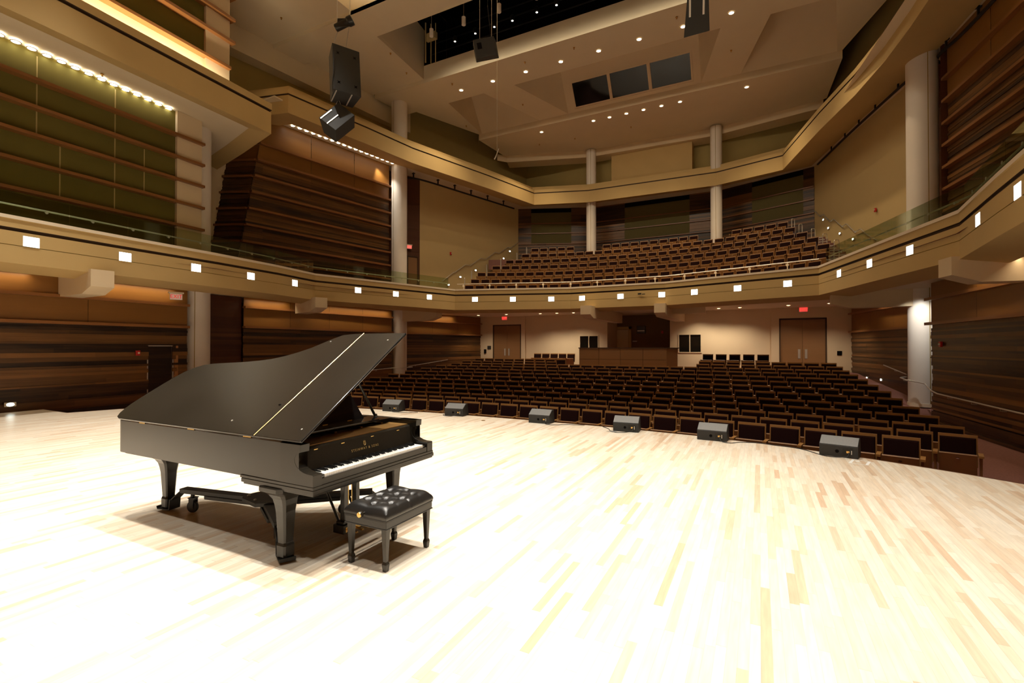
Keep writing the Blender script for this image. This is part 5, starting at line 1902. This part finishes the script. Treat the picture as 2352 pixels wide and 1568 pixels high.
wall_rail('aisle_handrail', [(-17.68, 25.41, .85), (-18.16, 22.15, .54)], 'slim steel handrail on the piano-side stalls wall beyond the column', (.10, 0, 0))
wall_rail('aisle_handrail', [(-17.95, 21.85, .53), (-17.55, 21.75, .53), (-17.42, 21.2, .53), (-17.6, 20.6, .53), (-17.84, 20.1, .52), (-17.86, 18.3, .45), (-17.88, 13.5, .22)], 'steel handrail looping round the column and down the piano-side stalls wall', (.10, 0, 0))
wall_rail('aisle_handrail', [(4.70, 24.94, .92), (5.03, 22.94, .64)], 'slim steel handrail on the right-hand stalls wall beyond the column', (-.10, 0, 0))
wall_rail('aisle_handrail', [(4.85, 21.95, .60), (4.6, 21.7, .58), (4.62, 21.0, .54), (4.85, 20.75, .50), (5.0, 20.5, .46), (4.84, 19.2, .33), (4.86, 18.7, .28), (5.24, 14.77, .22), (5.65, 10.5, .18)], 'steel handrail looping round the column and down the right-hand stalls wall', (-.12, 0, 0))

# hoop rails at the ends of the balcony rows
for side in (-1, 1):
    for i in range(1, 7):
        r = 17 + .95 * i
        xe = (BLf[i] - .28) if side < 0 else (BR[i] + .28)
        a = math.asin((xe - BC[0]) / r)
        z0 = BT[i] - .86
        p = Vector((BC[0] + (r - .45) * math.sin(a), BC[1] + (r - .45) * math.cos(a), z0)); q = Vector((BC[0] + (r - .02) * math.sin(a), BC[1] + (r - .02) * math.cos(a), z0))
        u = (q - p).normalized()
        b = MB()
        pts = [(0, 0, -.1), (0, 0, .80), tuple(u * .05 + Vector((0, 0, .86))), tuple((q - p) - u * .05 + Vector((0, 0, .92))), tuple((q - p) + Vector((0, 0, .86))), tuple((q - p) + Vector((0, 0, -.1)))]
        b.tube(pts, .017, 6)
        o = b.build('hoop_rail', M['rail']); o.location = p
        tag(o, 'steel hoop rail at the %s end of the %s balcony row' % ('piano-side' if side < 0 else 'right-hand', ORD[i]), 'hoop rail', 'hoop rails beside the balcony stairs')

# ------------------------------------------------------------------ control desk at the back of the stalls
root = thing('control_desk', 'long oak-panelled control desk at the back of the stalls', 'control desk', (-5.7, 22.4, .1))
xs_ = [-7.73, -6.75, -5.73, -4.70, -3.66]
for a, c in zip(xs_, xs_[1:]):
    for z0, z1 in ((.1, 1.08), (1.095, 1.60)):
        b = PB(); b.box(a + .008, 22.2, z0, c - .008, 22.23, z1, 0, .45 + .08 * ((int(a * 10)) % 3)); b.put('front_panel', M['doorwood'], root)
b = PB(); b.box(-7.73, 22.225, .1, -3.66, 22.26, 1.6); b.box(-7.73, 22.23, .1, -7.69, 23.6, 1.6); b.put('carcass', M['groove'], root)
b = PB(); b.hexa([(-3.66, 22.2, .1), (-3.30, 22.9, .1), (-3.34, 22.92, .1), (-3.70, 22.24, .1)], [(-3.66, 22.2, 1.6), (-3.30, 22.9, 1.6), (-3.34, 22.92, 1.6), (-3.70, 22.24, 1.6)], 0, .6); b.put('end_panel', M['doorwood'], root)
b = PB(); b.prism([(-7.76, 22.17), (-3.63, 22.17), (-3.24, 22.9), (-3.24, 23.0), (-3.40, 23.0), (-3.75, 22.42), (-7.76, 22.42)], 1.6, 1.64); b.put('top_cap', M['groove'], root)

# ------------------------------------------------------------------ floor monitors along the platform edge
MON = [(-8.82, 9.76, 7.1), (-6.89, 9.83, 5.6), (-4.59, 9.78, 0.0), (-2.62, 9.57, 4.0), (-1.02, 9.42, -4.7), (0.83, 8.97, -15.0)]


def monitor(x, y, ang, label):
    root = thing('floor_monitor', label, 'floor monitor', (x, y, 0), R(ang), 'floor monitors along the platform edge')
    w, d = .50, .30
    b = MB()
    prof = [(0, 0), (0, .175), (.17, .285), (.26, .285), (d + .02, .02), (d, 0)]
    b.rings([[(0, p, q) for p, q in prof], [(w, p, q) for p, q in prof]])
    b.build('cabinet', M['speaker'], root, bevel=.005)
    b = MB(); b.hexa([(.006, .006, .182), (w - .006, .006, .182), (w - .006, .172, .290), (.006, .172, .290)], [(.006, .002, .187), (w - .006, .002, .187), (w - .006, .168, .295), (.006, .168, .295)])
    b.build('sloping_top', M['grille'], root)
    b = MB(); b.lathe([(.026, 0), (.024, .004), (0, .004)], n=16, M=Matrix.Translation((.235, -.001, .09)) @ Matrix.Rotation(R(90), 4, 'X')); b.build('port', M['black'], root)
    b = MB(); b.box(.305, -.004, .05, .44, .0, .145); pl_ = b.build('connector_plate', M['blackmetal'], root)
    b = MB(); b.box(.355, -.014, .078, .395, -.004, .108); b.build('connector', M['brass'], root, )
    b = MB(); b.box(.415, -.007, .06, .425, -.004, .12); b.build('label_strip', M['offwhite'], root)
    return root


names = ['black wedge floor monitor nearest the raised piano lid', 'black wedge floor monitor, second from the piano along the platform edge',
         'black wedge floor monitor with its cable trailing right, third from the piano', 'black wedge floor monitor beside the small floor plate',
         'black wedge floor monitor, second from the taped mark', 'large-looking black wedge floor monitor beside the white tape mark']
for (x, y, a), nm in zip(MON, names): monitor(x, y, a, nm)


def cable(pts, label, r=.006):
    b = MB()
    P = [Vector(p) for p in pts]
    # Catmull-Rom through the points
    out = []
    for i in range(len(P) - 1):
        p0 = P[max(i - 1, 0)]; p1 = P[i]; p2 = P[i + 1]; p3 = P[min(i + 2, len(P) - 1)]
        for k in range(6):
            t = k / 6
            out.append(.5 * ((2 * p1) + (p2 - p0) * t + (2 * p0 - 5 * p1 + 4 * p2 - p3) * t * t + (3 * p1 - p0 - 3 * p2 + p3) * t ** 3))
    out.append(P[-1])
    o = out[0].copy()
    b.tube([q - o for q in out], r, 6)
    ob = b.build('cable', M['rubber']); ob.location = o
    return tag(ob, label, 'cable')


Z = .007
cable([(1.2, 8.86, .09), (1.15, 8.80, .03), (.9, 8.88, Z), (.67, 9.22, Z), (.5, 9.36, Z), (.2, 9.44, Z)], 'black cable trailing from the floor monitor beside the tape mark')
cable([(-.64, 9.37, .09), (-.6, 9.3, .02), (-.45, 9.3, Z), (-.30, 9.45, Z), (-.02, 9.52, Z), (.2, 9.44, Z)], 'black cable from the floor monitor second from the tape mark')
cable([(-2.23, 9.57, .09), (-2.25, 9.5, .03), (-2.5, 9.42, Z), (-2.66, 9.52, Z), (-2.76, 9.75, Z), (-2.95, 9.97, Z)], 'black cable from the floor monitor beside the floor plate')
cable([(-4.2, 9.75, .09), (-4.15, 9.68, .02), (-3.97, 9.7, Z), (-3.7, 9.88, Z), (-3.35, 9.97, Z)], 'black cable trailing right from the third floor monitor from the piano')
cable([(-6.5, 9.82, .09), (-6.6, 9.74, .02), (-6.85, 9.78, Z), (-6.98, 9.9, Z), (-6.9, 10.02, Z)], 'thin cable curling behind the second floor monitor from the piano')
cable([(-8.43, 9.77, .09), (-8.45, 9.7, .02), (-8.1, 9.76, Z), (-7.8, 9.95, Z)], 'black cable from the floor monitor nearest the piano lid')
T = [(1.17, 8.53), (1.36, 8.48), (1.44, 8.76), (1.25, 8.81)]
b = MB()
for (a, c, w_) in ((0, 1, .018), (1, 2, .035), (2, 3, .018), (3, 0, .035)):
    p = Vector(T[a]); q = Vector(T[c]); u = (q - p).normalized(); m = Vector((-u.y, u.x)) * w_ / 2
    b.prism([tuple(p - m), tuple(q - m), tuple(q + m), tuple(p + m)], .0005, .0015)
b.box(1.26, 8.68, .0005, 1.31, 8.73, .0015)
tag(b.build('tape_mark', M['tape']), 'white tape rectangle stuck on the maple floor beside the last floor monitor', 'tape mark')
b = MB(); b.prism([(-2.72, 9.45), (-2.56, 9.40), (-2.52, 9.56), (-2.68, 9.61)], .0, .006)
tag(b.build('floor_pocket', M['rail'], bevel=.001), 'square metal floor pocket cover beside the fourth floor monitor', 'floor pocket')
b = MB(); b.lathe([(.05, 0), (.05, .004), (0, .005)], n=16); o = b.build('floor_socket', M['brass']); o.location = (-5.63, 9.56, 0)
tag(o, 'small round brass floor socket near the middle of the platform edge', 'floor socket')
b = MB(); b.box(-.08, -.035, -.035, .08, .03, .035); b.box(.1, -.02, -.04, .25, .02, .0); o = b.build('security_camera', M['blackmetal'], bevel=.006); o.location = (-5.07, 23.27, 4.2)
tag(o, 'tiny black security camera on the middle of the balcony front', 'security camera')

# ------------------------------------------------------------------ loudspeakers and microphone hung over the platform


def wires(root, pts, r=.006, name='suspension_wire', m='rail'):
    b = MB(); b.tube(pts, r, 5); return b.build(name, M[m], root)


root = thing('hanging_loudspeaker', 'tall black loudspeaker hung above the piano, upper one of the pair', 'loudspeaker', (-9.97, 9.5, 9.0), R(62))
b = MB()
b.hexa([(-.36, -.28, -.66), (.36, -.28, -.66), (.30, .30, -.66), (-.30, .30, -.66)], [(-.36, -.28, .66), (.36, -.28, .66), (.30, .30, .66), (-.30, .30, .66)])
cab = b.build('cabinet', M['speaker'], root, bevel=.01)
cab.rotation_euler = (R(-8), 0, 0)
for x in (-.22, .22):
    for z in (-.42, .42):
        b = MB()
        st = []
        for k in range(8):
            a = math.pi / 4 * k; rr = .06 if k % 2 else .025
            st.append((x + rr * math.cos(a), -.283, z + rr * math.sin(a)))
        b.poly(st); b.build('fly_point', M['black'], root, ); 
        b_ = root.children[-1] if len(root.children) else None
for ch in [c for c in bpy.data.objects if c.parent == root and c.name.startswith('fly_point')]: ch.rotation_euler = (R(-8), 0, 0)
for z in (-.66,):
    for x in (-.30, .1):
        b = MB(); b.box(x, -.26, -.672, x + .03, .26, -.66); o = b.build('rigging_track', M['rail'], root); o.rotation_euler = (R(-8), 0, 0)
wires(root, [(-.3, .1, .66), (-.05, .2, 1.5)], .009); wires(root, [(.05, .1, .66), (.18, .15, 1.5)], .009)
wires(root, [(-.34, -.3, .4), (-.36, -.34, -.2), (-.38, -.3, -.5), (-.34, -.2, -.62)], .012, 'cable', 'rubber')
root = thing('hanging_projector', 'small black rigging light hung on wires above the tall loudspeaker', 'rigging light', (-9.98, 9.5, 10.42), R(26))
b = MB(); Mt = Matrix.Rotation(R(64), 4, 'Y')
b.lathe([(.07, -.26), (.10, -.24), (.10, .1), (.13, .14), (.13, .26), (.10, .27), (0, .27)], n=16, M=Mt); b.build('lamp_barrel', M['blackmetal'], root, smooth=True)
b = MB(); b.box(-.22, -.12, -.14, .24, -.10, -.08); b.box(-.16, -.03, -.02, .18, .03, .14); b.build('yoke', M['blackmetal'], root)
wires(root, [(-.18, 0, 0), (-.20, 0, 5.1)], .009); wires(root, [(.16, 0, .1), (.22, 0, 5.1)], .009)
root = thing('hanging_loudspeaker', 'tilted black loudspeaker hung beneath the tall one above the piano', 'loudspeaker', (-10.1, 9.43, 7.72), R(26))
b = MB()
b.hexa([(-.28, -.26, -.36), (.28, -.26, -.36), (.22, .26, -.36), (-.22, .26, -.36)], [(-.28, -.26, .36), (.28, -.26, .36), (.22, .26, .36), (-.22, .26, .36)])
cab = b.build('cabinet', M['speaker'], root, bevel=.01); cab.rotation_euler = (R(-22), R(38), 0)
b = MB(); b.poly([((.06 if k % 2 else .025) * math.cos(math.pi / 4 * k), -.263, (.06 if k % 2 else .025) * math.sin(math.pi / 4 * k)) for k in range(8)]); o = b.build('fly_point', M['black'], root); o.rotation_euler = (R(-22), R(38), 0)
for x in (-.24, -.02):
    b = MB(); b.box(x, -.275, -.36, x + .03, -.26, .05); o = b.build('rigging_track', M['rail'], root); o.rotation_euler = (R(-22), R(38), 0); 
wires(root, [(.12, -.02, .40), (.0, .0, .66)], .008); wires(root, [(-.14, 0, .32), (0, 0, .66)], .008)
root = thing('hanging_loudspeaker', 'small black loudspeaker hung in front of the dark ceiling slot', 'loudspeaker', (-6.56, 11.25, 9.74), R(28))
b = MB()
b.hexa([(-.30, -.2, -.22), (.26, -.2, -.22), (.34, .25, -.22), (-.30, .25, -.22)], [(-.30, -.2, .22), (.26, -.2, .22), (.34, .25, .22), (-.30, .25, .22)])
cab = b.build('cabinet', M['speaker'], root, bevel=.01); cab.rotation_euler = (R(18), R(-12), 0)
b = MB(); b.box(-.22, -.206, -.02, -.10, -.2, .13); o = b.build('input_plate', M['black'], root); o.rotation_euler = (R(18), R(-12), 0)
wires(root, [(-.16, 0, .2), (-.16, 0, 6.1)], .007); wires(root, [(.16, 0, .27), (.16, 0, 6.1)], .007); wires(root, [(.15, .02, .25), (.05, .05, 1.2), (.06, .05, 6.1)], .01, 'cable', 'rubber')
root = thing('hanging_loudspeaker', 'black loudspeaker with brightly lit top hung at the upper edge, right of centre', 'loudspeaker', (-1.47, 13.85, 10.75), R(8))
b = MB()
b.hexa([(-.33, -.22, -.55), (.33, -.22, -.50), (.25, .3, -.5), (-.25, .3, -.5)], [(-.24, -.24, .40), (.28, -.24, .45), (.22, .3, .5), (-.2, .3, .5)])
cab = b.build('cabinet', M['speaker'], root, bevel=.01); cab.rotation_euler = (R(30), 0, 0)
for x in (-.20, .14):
    b = MB(); b.box(x, -.245, -.10, x + .05, -.235, .40); o = b.build('rigging_track', M['ivory'], root); o.rotation_euler = (R(30), 0, 0)
for x in (-.15, .2): wires(root, [(x, -.35, .35), (x * .8, 0, .9), (x * .8, 0, 5.0)], .009)
spot('stage_light', (-1.4, 13.0, 15.3), (-1.4, 13.9, 10.7), 500, R(14), .3, .1, KEY)
root = thing('hanging_microphone', 'slim microphone hanging on a long cable from the ceiling', 'microphone', (-7.72, 14.0, 8.05))
b = MB(); b.tube([(-.09, -.02, -.14), (-.02, 0, .0)], .022, 10); b.tube([(-.02, 0, 0), (.06, .01, .2)], .016, 8); b.build('microphone_body', M['rail'], root)
wires(root, [(0, 0, .05), (0, 0, 7.5)], .007, 'cable', 'rail')

# ------------------------------------------------------------------ curtain tracks under the ring
def track(pts, label):
    root = thing('curtain_track', label, 'curtain track', pts[0])
    P = [Vector(p) for p in pts]; out = []
    for i in range(len(P) - 1):
        p0 = P[max(i - 1, 0)]; p1 = P[i]; p2 = P[i + 1]; p3 = P[min(i + 2, len(P) - 1)]
        for k in range(6):
            t = k / 6
            out.append(.5 * ((2 * p1) + (p2 - p0) * t + (2 * p0 - 5 * p1 + 4 * p2 - p3) * t * t + (3 * p1 - p0 - 3 * p2 + p3) * t ** 3))
    out.append(P[-1])
    b = PB(); b.tube(out, .055, 6); b.put('track', M['blackmetal'], root)
    acc = 0
    for a, c in zip(out, out[1:]):
        acc += (c - a).length
        if acc > 1.3:
            acc = 0
            b = PB(); b.box(c.x - .03, c.y - .03, c.z, c.x + .03, c.y + .03, 11.84); b.box(c.x - .08, c.y - .05, 11.76, c.x + .08, c.y + .05, 11.80); b.put('hanger', M['blackmetal'], root)


track([(-18.95, 21.6, 11.5), (-18.2, 22.2, 11.5), (-17.62, 23.0, 11.5), (-16.6, 26.6, 11.5), (-15.5, 30.6, 11.5)], 'black curtain track under the upper ring on the piano side')
track([(2.85, 30.6, 11.5), (3.8, 26.6, 11.5), (4.75, 23.0, 11.5), (5.0, 22.2, 11.5)], 'black curtain track under the upper ring above the right-hand cream wall')
track([(5.95, 21.7, 11.5), (5.5, 21.4, 11.5), (5.45, 20.8, 11.5), (5.75, 19.6, 11.5), (6.4, 15.5, 11.5)], 'black curtain track curling round behind the right-hand column')
track([(-18.75, 20.2, 11.5), (-18.95, 18.6, 11.5), (-19.35, 16.0, 11.5), (-19.6, 14.5, 11.5)], 'black curtain track between the lamp row and the piano-side timber wall')

# ------------------------------------------------------------------ sprinklers
SPR = [(-15.5, 17.65, 15.59, 'in the ceiling panel beside the dark slot'), (-17.9, 13.6, 15.56, 'in the ceiling above the tall hanging loudspeaker'), (-15.9, 19.3, 15.59, 'in the ceiling panel near the slot corner'),
       (-14.2, 20.9, 15.39, 'in the cross band above the lit column top'), (-10.0, 20.9, 15.39, 'in the cross band beyond the small hanging loudspeaker'), (-7.5, 20.9, 15.39, 'in the cross band before the projection window'),
       (-3.0, 20.9, 15.39, 'in the cross band beside the right-hand hanging loudspeaker'), (-11.9, 24.6, 15.44, 'in the ceiling strip left of the projection window'), (-1.1, 24.5, 15.44, 'in the ceiling strip right of the projection window'),
       (-16.2, 25.4, 15.44, 'in the outer ceiling strip on the piano side'), (-10.5, 29.4, 15.07, 'in the rear soffit between two downlights'), (-6.9, 29.4, 15.07, 'in the rear soffit behind the row of downlights'),
       (-12.9, 29.2, 15.07, 'in the rear soffit near its piano-side corner'), (-16.7, 6.9, 9.49, 'in the soffit of the hanging box')]
for k, (x, y, z, wh) in enumerate(SPR):
    b = MB(); b.lathe([(.045, 0), (.045, -.012), (.018, -.02), (.014, -.06), (.03, -.062), (.03, -.068), (0, -.068)], n=12)
    o = b.build('sprinkler', M['brass']); o.location = (x, y, z)
    tag(o, 'tiny sprinkler head ' + wh, 'sprinkler', 'ceiling sprinklers')
